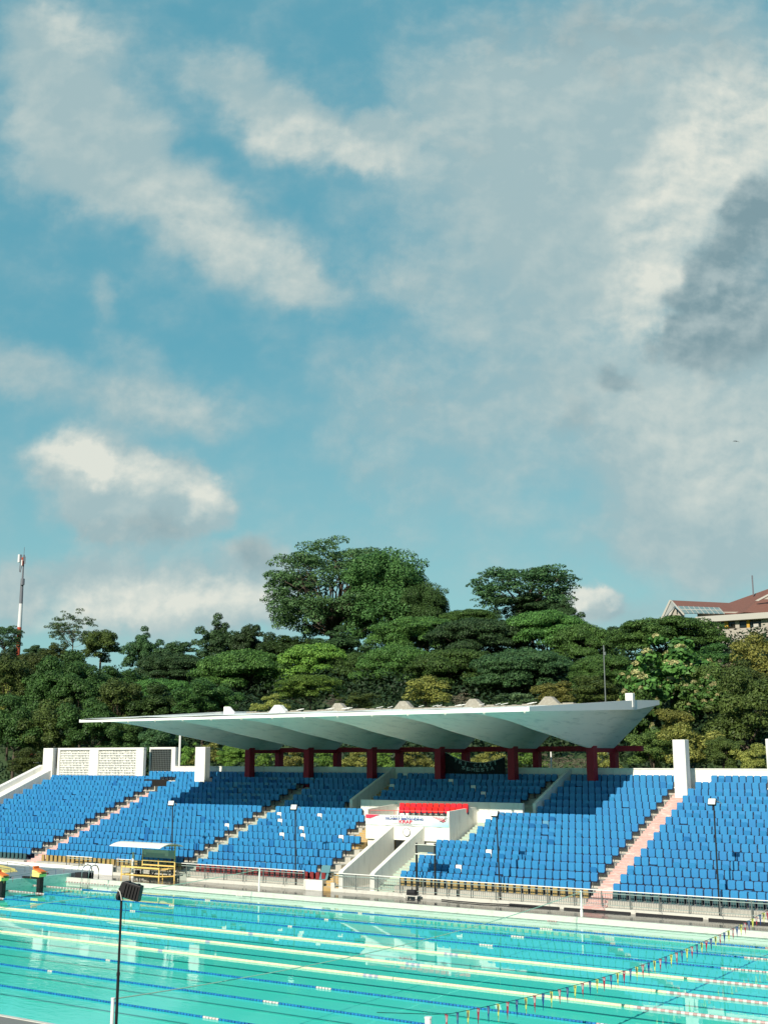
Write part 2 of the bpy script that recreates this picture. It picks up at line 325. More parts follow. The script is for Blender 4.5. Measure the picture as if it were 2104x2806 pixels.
def tag(o, label=None, cat=None, group=None, kind=None):
    if label: o['label'] = label
    if cat: o['category'] = cat
    if group: o['group'] = group
    if kind: o['kind'] = kind
    return o
def thing(name, label, cat, loc=(0, 0, 0), rz=0, group=None):
    o = link(name, None); o.location = loc; o.rotation_euler = (0, 0, rz); return tag(o, label, cat, group)
def copy_tree(o, parent=None):
    c = o.copy(); COL.objects.link(c)
    if parent is not None: c.parent = parent
    for ch in list(o.children): copy_tree(ch, c)
    return c
def struct(o): o['kind'] = 'structure'; return o
def text(name, s, m, parent, loc, width, height, rot=(PI/2, 0, 0), cond=None, th=.004):
    cu = bpy.data.curves.new(name, 'FONT'); cu.body = s; cu.extrude = th/2; cu.align_x = 'CENTER'; cu.align_y = 'CENTER'; cu.size = 1; cu.offset = .02; cu.resolution_u = 3
    tmp = bpy.data.objects.new('tmp', cu); COL.objects.link(tmp); bpy.context.view_layer.update()
    me = bpy.data.meshes.new_from_object(tmp); bpy.data.objects.remove(tmp); me.name = name
    co = np.zeros(len(me.vertices)*3); me.vertices.foreach_get('co', co); co = co.reshape(-1, 3)
    mn, mx_ = co.min(0), co.max(0); c = (mn+mx_)/2
    co[:, 0] = (co[:, 0]-c[0])*width/(mx_[0]-mn[0]); co[:, 1] = (co[:, 1]-c[1])*height/(mx_[1]-mn[1])
    me.vertices.foreach_set('co', co.ravel()); me.materials.clear(); me.materials.append(m); me.update()
    o = link(name, me, parent); o.location = loc; o.rotation_euler = rot; return o
# ------------------------------------------------------------------ ground, deck, pool
PX0, PX1, PY0, PY1 = .9, 50., -28.85, .1
DZ = .25
def ter(x, y):
    z = 0.
    z = float(np.interp(y, [24, 40, 60, 80, 105, 140], [0, 6.5, 11.5, 15.5, 19.5, 21.]))
    return z+(.6*math.sin(x*.11+y*.07)+.5*math.sin(x*.05-y*.13))*min(1, max(0, (y-24)/10))
g = MB(); xs = [-1500, -700, -300]+list(range(-160, 161, 8))+[300, 700, 1500]; ys = [21.5, 24, 28]+list(range(34, 200, 8))+[260, 500, 1000, 1500]
for y in ys:
    for x in xs: g.v.append((x, y, ter(x, y)-.05))
nx = len(xs)
for j in range(len(ys)-1):
    for i in range(nx-1): g.f.append((j*nx+i, j*nx+i+1, (j+1)*nx+i+1, (j+1)*nx+i))
struct(g.obj('hillside_ground', groundm, smooth=True))
g = MB()
for a in ((-1500, 1500, -1500, -34), (-1500, -35, -34, 21.5), (75, 1500, -34, 21.5), (-35, 75, 17.4, 21.5)):
    g.quad((a[0], a[2], -.05), (a[1], a[2], -.05), (a[1], a[3], -.05), (a[0], a[3], -.05))
struct(g.obj('ground', groundm))
d = MB()
d.box(PX0, 75, PY1, 2.6, -.6, DZ); struct(d.obj('pool_deck', wetdeck))
d = MB(); d.box(-35, PX0-.25, -34, 2.6, -.6, .45); struct(d.obj('start_end_deck', mat('blue_grey_deck', (.17, .22, .235), .5, .2, 1.5, .1)))
d = MB(); d.box(PX0-.25, PX0, -28.4, PY1+.3, -.6, .452); struct(d.obj('start_end_wall', tilewall))
neardeck = mat('dry_deck', (.20, .20, .18), .8, .15, 2., .2)
d = MB(); d.box(PX0, 75, -34, PY0, -.6, DZ); struct(d.obj('near_pool_deck', neardeck))
d = MB(); d.box(PX1, 75, PY0, PY1, -.6, DZ-.004); struct(d.obj('turning_end_deck', neardeck))
d = MB(); d.box(PX0, PX1, PY0, PY1, -.62, -.48); struct(d.obj('pool_floor', mat('pool_floor', (.12, .85, .71), .9, .10, .25, 0, stain=(.22, .94, .83, .8), sscale=(.03, .05, 1))))
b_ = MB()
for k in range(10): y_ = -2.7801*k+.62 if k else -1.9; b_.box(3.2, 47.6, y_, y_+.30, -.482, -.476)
shadow_stripes = b_.obj('rope_shadow_stripe', mat('rope_shadow_paint', (.07, .72, .57), .9, .2, .3, stain=(.12, .84, .68, .8), sscale=(.1, .3, 1))); shadow_stripes.parent = bpy.data.objects['pool_floor']; shadow_stripes['kind'] = 'structure'  # dark stripes painted on the floor to widen the lane ropes' shadows
# white coping strips
d = MB(); d.box(PX0, PX1, PY1-.05, PY1+.02, -.5, DZ+.004); d.box(PX0, PX1, PY1+.02, PY1+.14, DZ+.001, DZ+.004)
struct(d.obj('pool_coping', mat('coping_tile', (.60, .57, .50), .5, .08, 2., stain=(.42, .38, .30, .5), sscale=(1, 1, 2))))
d = MB(); d.box(PX0, PX1, PY0-.14, PY0, DZ+.001, DZ+.02); struct(d.obj('near_pool_coping', pale))
w = MB(); w.quad((PX0, PY0, 0), (PX1, PY0, 0), (PX1, PY1-.05, 0), (PX0, PY1-.05, 0)); struct(w.obj('pool_water', waterm))
# ------------------------------------------------------------------ grandstand
def RY(i): return 3.55+.94*i
def RZ(i): return 1.5+.358*i         # top of seat backs
def TZ(i): return RZ(i)-.76          # tread level
gs = thing('grandstand', 'white concrete poolside grandstand with stepped tiers under the folded canopy', 'grandstand', (16, 2.6, 0))
gs.location = (0, 0, 0)
YF = lambda i: RY(i)-.62
def terrace(x0, x1, r0, r1, name='terrace', m=concrete, yb=17.1):
    b = MB(); o = []
    pts = [(YF(r0), -.3)]
    for i in range(r0, r1+1): pts += [(YF(i), TZ(i)), (YF(i+1) if i < r1 else yb, TZ(i))]
    pts.append((pts[-1][0], -.3)); b.prism(pts, 'x', x0, x1); return b.obj(name, m, gs)
def stepmat(name, tread, riser, wear):
    m = bpy.data.materials.new(name); m.use_nodes = True; T = m.node_tree; b = T.nodes['Principled BSDF']; b.inputs['Roughness'].default_value = .8
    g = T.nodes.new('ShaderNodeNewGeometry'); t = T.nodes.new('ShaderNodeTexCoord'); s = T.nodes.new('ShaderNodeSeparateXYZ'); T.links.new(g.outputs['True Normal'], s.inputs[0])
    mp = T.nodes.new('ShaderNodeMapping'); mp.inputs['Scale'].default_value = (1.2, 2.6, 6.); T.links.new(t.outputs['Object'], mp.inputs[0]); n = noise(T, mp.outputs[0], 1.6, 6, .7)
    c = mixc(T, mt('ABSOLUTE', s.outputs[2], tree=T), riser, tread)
    r = T.nodes.new('ShaderNodeMapRange'); r.inputs['From Min'].default_value = .50; r.inputs['From Max'].default_value = .66; T.links.new(n.outputs[0], r.inputs['Value'])
    c = mixc(T, mt('MULTIPLY', r.outputs[0], .85, tree=T), c, wear); T.links.new(c, b.inputs['Base Color']); return m
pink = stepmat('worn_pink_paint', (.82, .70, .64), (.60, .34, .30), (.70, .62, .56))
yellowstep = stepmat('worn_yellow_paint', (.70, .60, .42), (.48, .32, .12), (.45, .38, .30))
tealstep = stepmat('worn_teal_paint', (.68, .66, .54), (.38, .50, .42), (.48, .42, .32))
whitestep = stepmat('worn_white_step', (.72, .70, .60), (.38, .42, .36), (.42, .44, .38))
def stairs(x0, x1, r0, r1, m, y0=None):
    b = MB(); y = YF(r0)-.35 if y0 is None else y0; z = TZ(r0)-.26 if r0 == 0 else TZ(r0)-.358+.12
    pts = [(y, -.25)]; ye = YF(r1+1)
    while y < ye: pts += [(y, z), (y+.3133, z)]; y += .3133; z += .1193
    pts.append((y, -.25)); b.prism(pts, 'x', x0, x1); return b.obj('aisle_stairs', m, gs)
terrace(-19.2, -6.55, 0, 13); terrace(-5.35, 7.4, 0, 14); terrace(8.55, 13.95, 0, 14); terrace(13.95, 16.65, 0, 8, yb=11.4)
terrace(16.65, 18.42, 0, 4, yb=7.4); terrace(14.15, 27.15, 9, 14); terrace(23.3, 24.8, 0, 4, yb=7.4); terrace(24.8, 27.15, 0, 8, yb=11.4)
terrace(27.35, 34.46, 0, 14); terrace(35.6, 60, 0, 14)
stairs(34.46, 35.6, 0, 13, pink); stairs(-6.55, -5.35, 0, 11, pink); stairs(7.4, 8.55, 0, 13, whitestep)
stairs(18.42, 19.7, 0, 4, yellowstep, 2.75); stairs(16.65, 17.9, 5, 8, yellowstep); stairs(22.1, 23.3, 0, 4, tealstep, 2.75); stairs(23.95, 24.8, 5, 8, tealstep)
stairs(14.16, 15.1, 10, 13, yellowstep); stairs(26.1, 27.15, 10, 13, whitestep)
# plinth in front of tiers
b = MB(); b.box(-19.2, 17.4, 2.6, YF(0), -.3, .43); b.box(19.55, 60, 2.6, YF(0), -.3, .43); b.box(17.4, 18.4, 2.75, 2.9, .2, .78); b.box(17.4, 17.55, 2.6, 2.75, .2, .74)
b.box(19.3, 19.55, 2.6, 2.75, .2, .72)
b.obj('plinth', pale, gs)
b = MB(); b.box(-30, -.2, 2.52, 2.598, -.3, .66); b.box(-.2, 2.3, 2.52, 2.598, .2, .9); b.obj('front_wall', whitec, gs)
b = MB(); b.box(17.42, 18.7, 2.61, 2.74, .2, .80); b.obj('stair_cheek', white, gs)
# riser under the first row: coloured supports
def supports(x0, x1, m, z0=.46):
    b = MB(); x = x0
    while x < x1-.2: b.box(x, x+.25, YF(0)+.42, YF(0)+.5, TZ(0)+.0, RZ(0)-.36); x += .413
    b.obj('seat_support', m, gs); b = MB(); b.box(x0, x1, YF(1)-.03, YF(1)-.004, TZ(0)+.002, TZ(1)-.004); b.obj('shadow_board', frame_shade_m, gs)  # board coloured dark to stand for shade under the front seats
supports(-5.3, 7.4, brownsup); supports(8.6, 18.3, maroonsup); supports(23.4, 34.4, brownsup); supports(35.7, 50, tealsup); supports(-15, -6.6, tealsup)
# parapet along the back
b = MB(); b.box(-6.4, 60, 17.1, 17.3, 4.5, 6.86); b.box(-6.4, 60, 17.06, 17.34, 6.84, 6.90); b.obj('parapet', white, gs)
def pillar(x0, x1, y0, y1, z0, z1):
    b = MB(); b.box(x0, x1, y0, y1, z0, z1); o = b.obj('pillar', white, gs); md = o.modifiers.new('b', 'BEVEL'); md.width = .03; md.segments = 2
pillar(34.72, 35.47, 15.2, 15.9, 4.5, 8.56); pillar(40.12, 40.9, 15.2, 15.9, 5, 8.56); pillar(-2.68, -1.68, 15.3, 15.9, 5., 8.33); pillar(-20.3, -19.12, 15.9, 16.5, 0, 8.33)
# left end wall with sloping top
b = MB(); b.prism([(2.6, -.3), (2.6, 1.55), (3.6, 2.05), (15.9, 6.95), (17.2, 6.95), (17.2, -.3)], 'x', -20.7, -20.2); b.obj('end_wall', white, gs)
b = MB(); b.prism([(2.6, -.3), (2.6, 1.25), (3.6, 1.5), (15.9, 6.55), (17.2, 6.55), (17.2, -.3)], 'x', -20.2, -19.2); b.obj('end_wall', white, gs)
# lattice screens
def screen(x0, x1, y, z0, z1, dark=False):
    nb = MB(); nzz = 11; cw = .17; nxn = max(2, round((x1-x0)/cw)); cw = (x1-x0)/nxn; ch = (z1-z0)/nzz; t = .052 if not dark else .03
    for i in range(nxn+1): nb.box(x0+i*cw-t/2, x0+i*cw+t/2, y, y+.12, z0, z1)
    for j in range(nzz+1): nb.box(x0, x1, y-.004, y+.116, z0+j*ch-t/2, z0+j*ch+t/2)
    if not dark:
        for i in range(nxn):
            for j in range(nzz):
                if random.random() < .42:
                    q = random.random(); nb.box(x0+i*cw+.02, x0+i*cw+cw*(.3+.5*q), y+.06, y+.1, z0+j*ch+.02, z0+j*ch+ch*(.3+.4*random.random()))
    return nb.obj('lattice_screen', white if not dark else steel, gs)
screen(-18.6, -15.05, 16.3, 6.05, 8.17); screen(-14.03, -9.75, 16.3, 6.05, 8.17)
screen(-9.1, -6.82, 17.2, 6.5, 8.2, True)
b = MB(); b.box(-18.85, -18.6, 16.2, 16.5, 4, 8.34); b.box(-15.05, -14.03, 16.2, 16.5, 4, 8.2); b.box(-9.75, -8.95, 16.2, 16.5, 4, 8.2); b.box(-18.6, -8.95, 16.196, 16.504, 8.17, 8.34); b.box(-18.6, -9.75, 16.2, 16.5, 4, 6.05)
b.box(-9.2, -9.1, 17.1, 17.4, 5, 8.36); b.box(-6.82, -6.4, 17.1, 17.4, 5, 8.36); b.box(-9.1, -6.82, 17.104, 17.396, 8.2, 8.362); b.box(-9.1, -6.82, 17.104, 17.396, 5, 6.5)
b.obj('screen_wall', white, gs)
b = MB(); b.box(-9.1, -6.82, 17.7, 17.75, 6, 8.3); b.box(-8.2, -5.6, 15.6, 15.62, 5.3, 5.9); b.box(-19.11, -18.86, 16.3, 16.4, 6.7, 8.3); b.obj('opening_shade_sheet', opening_shade_m, gs)  # near-black sheets painted as the unlit depth of the openings
# dividing walls of the shaded upper block
for x in (14.04, 27.26):
    b = MB(); b.prism([(12., 4.2), (12., 4.86), (12.1, 4.90), (17.08, 6.88), (17.08, 4.2)], 'x', x-.11, x+.11); b.obj('dividing_wall', white, gs)
b = MB(); b.box(15.3, 26.85, 11.3, 11.5, 3.2, 4.90); b.obj('block_front_wall', white, gs)
# balcony box over the tunnel
b = MB()
b.box(17.95, 23.8, 8., 8.16, 2.76, 4.15)            # front wall
b.prism([(8.16, 2.76), (8.16, 4.48), (8., 4.48), (8., 4.15), (8., 2.76)][::-1] if 0 else [(8.0, 4.152), (8.0, 4.47), (11.3, 4.64), (11.3, 4.152)], 'x', 23.64, 23.8)
b.prism([(8.16, 2.76), (8.16, 4.152), (11.3, 4.152), (11.3, 2.76)], 'x', 23.64, 23.8)
b.prism([(8.0, 4.152), (8.0, 4.45), (8.3, 4.5), (11.3, 4.7), (11.3, 4.152)], 'x', 17.95, 18.1)
b.prism([(8.16, 2.76), (8.16, 4.152), (11.3, 4.152), (11.3, 2.76)], 'x', 17.95, 18.1)
b.box(18.1, 23.64, 8.16, 11.3, 3.4, 3.6); b.box(18.1, 23.64, 9.6, 11.3, 3.602, 3.85)
b.obj('balcony', white, gs)
b = MB(); b.tube([(18.2, 8.08, 4.1), (18.2, 8.08, 4.42), (23.6, 8.08, 4.46), (23.6, 8.08, 4.1)], .022, 6); b.tube([(19.96, 8.08, 4.1), (19.96, 8.08, 4.43)], .018, 6); b.tube([(21.7, 8.08, 4.1), (21.7, 8.08, 4.44)], .018, 6)
b.obj('balcony_rail', mat('faded_red_rail', (.62, .13, .12), .6), gs)
# tunnel walls
for x in (19.85, 21.95):
    b = MB(); b.prism([(2.78, .2), (2.78, 1.30), (2.95, 1.40), (7.998, 3.56), (7.998, .2)], 'x', x-.14, x+.14); b.obj('tunnel_wall', white, gs)
b = MB(); b.box(19.99, 21.81, 2.61, 12, .2, .42); b.obj('tunnel_floor', pale, gs)
b = MB(); b.box(18., 23.7, 12., 12.1, .2, 2.8); b.obj('tunnel_back', concrete, gs)
b = MB(); b.box(17.95, 19.71, 8.2, 8.3, .2, 2.76); b.box(22.09, 23.8, 8.2, 8.3, .2, 2.76); b.obj('balcony_base', white, gs)
# ------------------------------------------------------------------ seats
def seat_parts(kind):
    bk = MB(); pn = MB(); fr = MB()
    if kind == 'tall':
        bk.plate(.352, -.38, 0, 0, .03, .03, tilt=.06); pn.plate(.346, -.415, -.02, -.055, .035, .045, tilt=.02)
    elif kind == 'low':
        bk.plate(.352, -.36, 0, 0, .03, .03, tilt=.06); pn.plate(.335, -.435, -.165, -.07, .035, .04, tilt=-.12)
    else:
        bk.plate(.372, -.34, 0, 0, .03, .03, tilt=.06)
        pn.box(-.17, .17, -.36, -.05, -.43, -.395)
    fr.box(-.19, -.165, -.08, .02, -.72, -.34); fr.box(-.2064, .2064, .05, .062, -.475, -.05); fr.box(-.2065, .2065, -.035, -.005, -.47, -.38)  # full-width dark board added behind each backrest puts shade into the gaps
    return bk, pn, fr
SEATM = {k: seat_parts(k) for k in ('tall', 'low', 'down')}
def seat_layout():
    out = []
    sp = .413
    def row(i, x0, x1, anchor='l'):
        n = int((x1-x0+.02)/sp)
        xs_ = [x0+sp*(k+.5) for k in range(n)] if anchor == 'l' else [x1-sp*(k+.5) for k in range(n)][::-1]
        for x in xs_: out.append((i, x))
    for i in range(15):
        if i <= 13: row(i, -19.15, -6.6, 'r')
        row(i, -5.3 if i < 14 else -8.8, 7.35 if i < 13 else 8.2, 'r')
        row(i, 8.55 if i < 13 else 8.25, {0: 17.9, 1: 18.42, 2: 18.42, 3: 18.42, 4: 18.42, 5: 16.7, 6: 16.7, 7: 16.45, 8: 15.8}.get(i, 13.8), 'l')
        if i >= 10: row(i, 15.15 if i < 13 else 14.6, 26.0+.15*(i-10))
        row(i, 23.27 if i < 5 else 24.85 if i < 9 else 27.42, 34.45 if i < 14 else 34.5, 'r')
        row(i, 35.62 if i < 13 else 35.75 if i == 13 else 36.4, 50.)
    return out
lay = seat_layout()
def hides(i, x):
    y = RY(i)
    for a, b_, ya in ((34.6, 35.6, 15.2), (40.0, 41.0, 15.2), (-2.8, -1.55, 15.3)):
        if a-.15 < x < b_+.15 and abs(y-15.6) < .45: return True
    return False
kinds = {}
for idx, (i, x) in enumerate(lay):
    pat = {0: .06, 1: .1, 2: .1, 3: .25, 4: .1, 5: .1, 6: .5, 7: .25}.get(i, .45)
    if x > 35: k = 'low' if (i in (3, 6, 7, 8, 9, 10, 11, 12) and int(x/.413+i) % 2 == 0 and x > 36.2+.8*math.sin(i*2.)+1.2) or random.random() < .06 else 'tall'
    elif x > 23: k = 'low' if (x < 30.5-abs(i-5)*.35+math.sin(i*3.1) and random.random() < .85) or random.random() < .05 else 'tall'
    elif x < -6: k = 'low' if random.random() < (.45 if i > 5 else .12) else 'tall'
    else: k = 'low' if random.random() < pat*(.9 if x < 8 else .5) else 'tall'
    if random.random() < .012: k = 'down'
    kinds[idx] = k
info = []
for idx, (i, x) in enumerate(lay):
    if hides(i, x): continue
    u, v, z = pix((x, RY(i), RZ(i)-.18))
    info.append((z, idx, i, x, u, v))
inframe = [t for t in info if -10 < t[4] < W0+12 and t[3] > 23.2]
inframe.sort(); big = set(t[1] for t in inframe[:300])
ORD = ['zeroth', 'first', 'second', 'third', 'fourth', 'fifth', 'sixth', 'seventh', 'eighth', 'ninth', 'tenth', 'eleventh', 'twelfth', 'thirteenth', 'fourteenth', 'fifteenth', 'sixteenth', 'seventeenth', 'eighteenth', 'nineteenth', 'twentieth']+['twenty-'+q for q in ('first', 'second', 'third', 'fourth', 'fifth', 'sixth', 'seventh', 'eighth', 'ninth')]+['thirtieth']
SM = {}
for k, (a, c, f) in SEATM.items(): SM[k] = (a.mesh('backrest', blue), c.mesh('seat_pan', blue), f.mesh('frame_and_gap_shade', frame_shade_m))
SM['lowdark'] = (SM['low'][0], SEATM['low'][1].mesh('seat_pan', blue_d), SM['low'][2])
right = {}; left = {}
for idx, (i, x) in enumerate(lay):
    if x > 35: right.setdefault(i, []).append(idx)
    elif x > 23: left.setdefault(i, []).append(idx)
stuff = [MB(), MB(), MB(), MB()]
def boxq(B, parts, x, y, z):
    for src in parts:
        n = len(B.v); B.v += [(p[0]+x, p[1]+y, p[2]+z) for p in src.v]; B.f += [tuple(n+q for q in f) for f in src.f]
WHITE = {}
def near_seat(u, v):
    return min(info, key=lambda t: (t[4]-u)**2+(t[5]-v)**2)[1]
s_ = 4.558
for c0, pts in (((730, 2080), [(135, 690), (148, 772), (175, 940), (440, 948), (910, 970), (420, 860), (685, 695)]), ((390, 2080), [(1050, 840)]), ((1060, 2250), [(1255, 378), (885, 568)]),
                ((1060, 2080), [(228, 175), (805, 255), (45, 323), (1050, 378), (1180, 460)])):
    for x, y in pts: WHITE[near_seat(c0[0]+x/s_, c0[1]+y/s_)] = (c0[0]+x/s_, c0[1]+y/s_)
nwh = 0
wl = ['uppermost of two white seats near the left of the middle block', 'white seat below another near the white stairs', 'white seat three rows below the pair by the white stairs', 'white backed seat behind the thin floodlight pole in the middle block', 'white seat left of the balcony near the yellow steps',
      'pale streaked white seat beside the thin floodlight pole', 'torn white seat high in the sunlit middle block', 'tall white folded seat beside the white stairs', 'white seat among blue ones above the black board', 'white seat low in the block right of the tunnel',
      'white seat at the top left of the shaded block', 'white seat under the shaded columns in the upper block', 'white seat at the left edge of the shaded block', 'pale framed seat in the middle of the shaded block', 'pale framed seat in the front of the shaded block']
whm = SEATM['tall'][0].mesh('backrest', whitec), SEATM['low'][1].mesh('seat_pan', blue), SM['tall'][2]
def mk_seat(meshes, loc, label, cat, group, name):
    t = thing(name, label, cat, loc, 0, group)
    for nm, me in zip(('backrest', 'seat_pan', 'frame_and_gap_shade'), meshes): link(nm, me, t)
    return t
wi = 0
for j, idx in enumerate(WHITE):
    i, x = lay[idx]
    mk_seat(whm, (x, RY(i)-.01, RZ(i)+.01), wl[j], 'seat', 'white replacement seats in the blue rows', 'stadium_seat')
for z, idx, i, x, u, v in info:
    if idx in WHITE: continue
    k = kinds[idx]; jx = random.uniform(-.008, .008); jz = random.uniform(-.008, .008)
    if idx in big:
        if x > 35:
            n = right[i].index(idx)+1; lab = 'blue folding seat, %s to the right of the pink stairs, %s row up' % (ORD[n], ORD[i+1])
        else:
            n = len(left[i])-left[i].index(idx); lab = 'blue folding seat, %s to the left of the pink stairs, %s row up' % (ORD[n], ORD[i+1])
        if k == 'low' and random.random() < .07: k = 'lowdark'
        mk_seat(SM[k], (x+jx, RY(i), RZ(i)+jz), lab, 'seat', 'blue folding seats on the stand', 'stadium_seat')
    elif -400 < u < W0+300:
        a, c, f = SEATM[k]
        fd = (8.2 < RY(i) and x < 8.2 and x > -1 and i >= 9 and random.random() < .42) or random.random() < .004
        if fd: boxq(stuff[3], (a,), x+jx, RY(i), RZ(i)+jz); boxq(stuff[1 if random.random() < .5 else 0], (c,), x+jx, RY(i), RZ(i)+jz)
        else:
            boxq(stuff[0], (a,), x+jx, RY(i), RZ(i)+jz); boxq(stuff[1 if random.random() < .04 else 0], (c,), x+jx, RY(i), RZ(i)+jz)
        boxq(stuff[2], (f,), x, RY(i), RZ(i))
sb = MB(); sb.v = []; sb.f = []; mi = []
for q, B in enumerate(stuff):
    n = len(sb.v); sb.v += B.v; sb.f += [tuple(n+a for a in f) for f in B.f]; mi += [q]*len(B.f)
me = sb.mesh('stadium_seats', blue); me.materials.append(blue_d); me.materials.append(frame_shade_m); me.materials.append(blue_f); me.polygons.foreach_set('material_index', mi)
tag(link('stadium_seats', me), 'remaining rows of blue folding seats across the rest of the stand', 'seats', kind='stuff')
# red seats on the balcony
rm = SEATM['tall'][0].mesh('backrest', red), SEATM['low'][1].mesh('seat_pan', red), SM['low'][2]
for k in range(12):
    lab = ('leftmost red seat on the white balcony' if k == 0 else 'rightmost red seat on the white balcony' if k == 11 else 'red balcony seat, %s from the left end of its row' % ORD[k+1])
    t = mk_seat(rm, (19.2+.405*k, 10.1, 4.80+.004*k), lab, 'seat', 'red seats on the balcony', 'red_seat'); t.scale = (1, 1, 1.3)
# teal moulded bench end at row 0
b = MB(); b.plate(.62, -.38, 0.02, 0, .05, .05, tilt=.3); b.plate(.6, -.75, -.40, -.22, .05, .05, tilt=.5)
o = b.obj('teal_bench_end', tealmould); o.location = (18.2, RY(0), RZ(0)); tag(o, 'bent teal plastic panel at the end of the front row by the yellow steps', 'panel')
# ------------------------------------------------------------------ canopy
cp = thing('canopy', 'white folded-plate concrete canopy on dark red columns above the stand', 'canopy', (16, 16, 0)); cp.location = (0, 0, 0)
XC = [1.93+5.45*j for j in range(6)]; HB = 2.725
def zr(y): return 9.92+(y-2.2)*.0535
TY = [(2.2, 9.88), (4.1, 9.68), (6.2, 9.43), (8.4, 9.08), (10.8, 8.79), (13.3, 8.44), (15.6, 8.12), (19.4, 8.12), (22, 8.12)]
def zt(y):
    for (a, za), (b_, zb) in zip(TY, TY[1:]):
        if y <= b_: return za+(zb-za)*(y-a)/(b_-a)
    return 8.12
b = MB(); nsy = 24
ss = [-1, -.8, -.6, -.4, -.2, -.04, .04, .2, .4, .6, .8, 1]
TH = .14
for xc in XC:
    base = len(b.v)
    for j in range(nsy+1):
        for s in ss:
            yb = 19.4+abs(s)*1.1; y = 2.2+(yb-2.2)*j/nsy
            a = max(0, (abs(s)-.04)/.96)
            z = zt(y)+(zr(y)-zt(y))*a
            b.v.append((xc+s*HB, y, z)); 
    top = len(b.v)
    for p in list(b.v[base:top]): b.v.append((p[0], p[1], p[2]+TH))
    m = len(ss)
    for j in range(nsy):
        for i in range(m-1):
            q = (base+j*m+i, base+(j+1)*m+i, base+(j+1)*m+i+1, base+j*m+i+1); b.f.append(q); b.f.append(tuple(top-base+x for x in reversed(q)))
    for i in range(m-1): b.f.append((base+nsy*m+i, top+nsy*m+i, top+nsy*m+i+1, base+nsy*m+i+1))
o = b.obj('roof_shell', shell, cp)
XL, XR = XC[0]-HB, XC[-1]+HB
b = MB()
b.prism([(XL, 9.81), (XR+.02, 9.83), (XR+.02, 10.04), (XL, 9.95)], 'y', 2.08, 2.2)
b.obj('front_fascia', whitec, cp)
b = MB(); b.prism([(2.08, 9.83), (16.5, 10.40), (20.5, 10.84), (20.5, 11.12), (16.5, 10.98), (2.08, 10.07)], 'x', XR+.022, XR+.16); b.obj('side_fascia', whitec, cp)
b = MB(); b.prism([(2.08, 9.81), (16.5, 10.40), (20.5, 10.84), (20.5, 11.12), (16.5, 10.98), (2.08, 10.0)], 'x', XL-.14, XL-.002); b.obj('side_fascia', whitec, cp)
b = MB(); b.box(XL+2.5, 28.9, 15.9, 16.25, 10.0, 10.84)
x = XL+2.6
while x < 28.8:
    if random.random() < .8: b.box(x, x+random.uniform(.1, .9), 15.88, 16.27, 10.8, 10.86+random.random()*.05)
    x += random.uniform(.6, 1.4)
b.obj('ridge_beam', weather, cp)
b = MB()
for k in range(26): x = XL+5+random.random()*22; b.tube([(x, 15.5, 10.88), (x+random.uniform(.2, .5), 15.8, 10.98)], .02, 5)
b.obj('roof_batten', whitec, cp)
for j in range(7):
    x = XL+.0+5.45*j; h = 11.32 if j < 6 else 11.36
    b = MB(); m_ = whitec if j in (0, 1, 6) else weather
    if j == 6: b.box(x-.28, x+.2, 15.9, 16.3, 10.5, h+.02)
    elif j == 0: b.prism([(x+.2, 10.3), (x+.2, h), (x+.7, h), (x+1.25, 10.85), (x+1.25, 10.3)], 'y', 16., 16.25)
    else: b.prism([(x-.75, 10.3), (x-.75, 10.78), (x-.2, h), (x+.25, h), (x+.85, 10.78), (x+.85, 10.3)], 'y', 15.8, 16.3)
    o = b.obj('roof_fin', m_, cp); md = o.modifiers.new('b', 'BEVEL'); md.width = .04; md.segments = 2
for j, xc in enumerate(XC):
    b = MB(); b.box(xc-.24, xc+.24, 15.9, 16.5, 4.8, 8.42); o = b.obj('front_column', redpaint, cp); md = o.modifiers.new('b', 'BEVEL'); md.width = .015
    b = MB(); b.box(xc-.2, xc+.2, 19.4, 19.95, 0, 8.10); o = b.obj('rear_column', redpaint, cp)
    b = MB(); b.box(xc-.13, xc+.13, 16.5, 19.4, 7.86, 8.11); b.obj('cross_beam', redpaint, cp)
b = MB(); b.box(1.2, 31.1, 19.5, 19.9, 7.93, 8.27); b.obj('long_beam', redpaint, cp)
# drain spouts along fascia
b = MB()
for k in range(14): x = XL+2+k*2.35; b.tube([(x, 2.1, 9.84), (x+.1, 2.0, 9.76)], .05, 6)
b.obj('drain_spout', pale, cp)
# ------------------------------------------------------------------ banners
bn_ = thing('welcome_banner', 'wide pale printed banner across the front of the white balcony', 'banner', (0, 0, 0))
def banner_mat():
    m = bpy.data.materials.new('printed_banner'); m.use_nodes = True; T = m.node_tree; b = T.nodes['Principled BSDF']; b.inputs['Roughness'].default_value = .7
    t = T.nodes.new('ShaderNodeTexCoord'); n = noise(T, t.outputs['Object'], .9, 5, .6, 1.); s = T.nodes.new('ShaderNodeSeparateXYZ'); T.links.new(t.outputs['Generated'], s.inputs[0])
    c = mixc(T, n.outputs[0], (.78, .72, .68), (.62, .74, .74))
    g = T.nodes.new('ShaderNodeMapRange'); g.inputs['From Min'].default_value = .65; g.inputs['From Max'].default_value = .98; T.links.new(s.outputs[0], g.inputs['Value'])
    g2 = T.nodes.new('ShaderNodeMapRange'); g2.inputs['From Min'].default_value = .75; g2.inputs['From Max'].default_value = .1; T.links.new(s.outputs[2], g2.inputs['Value'])
    c = mixc(T, mt('MULTIPLY', g.outputs[0], mt('MULTIPLY', g2.outputs[0], .9, tree=T), tree=T), c, (.30, .68, .72)); T.links.new(c, b.inputs['Base Color']); return m
b = MB()
nsx = 40
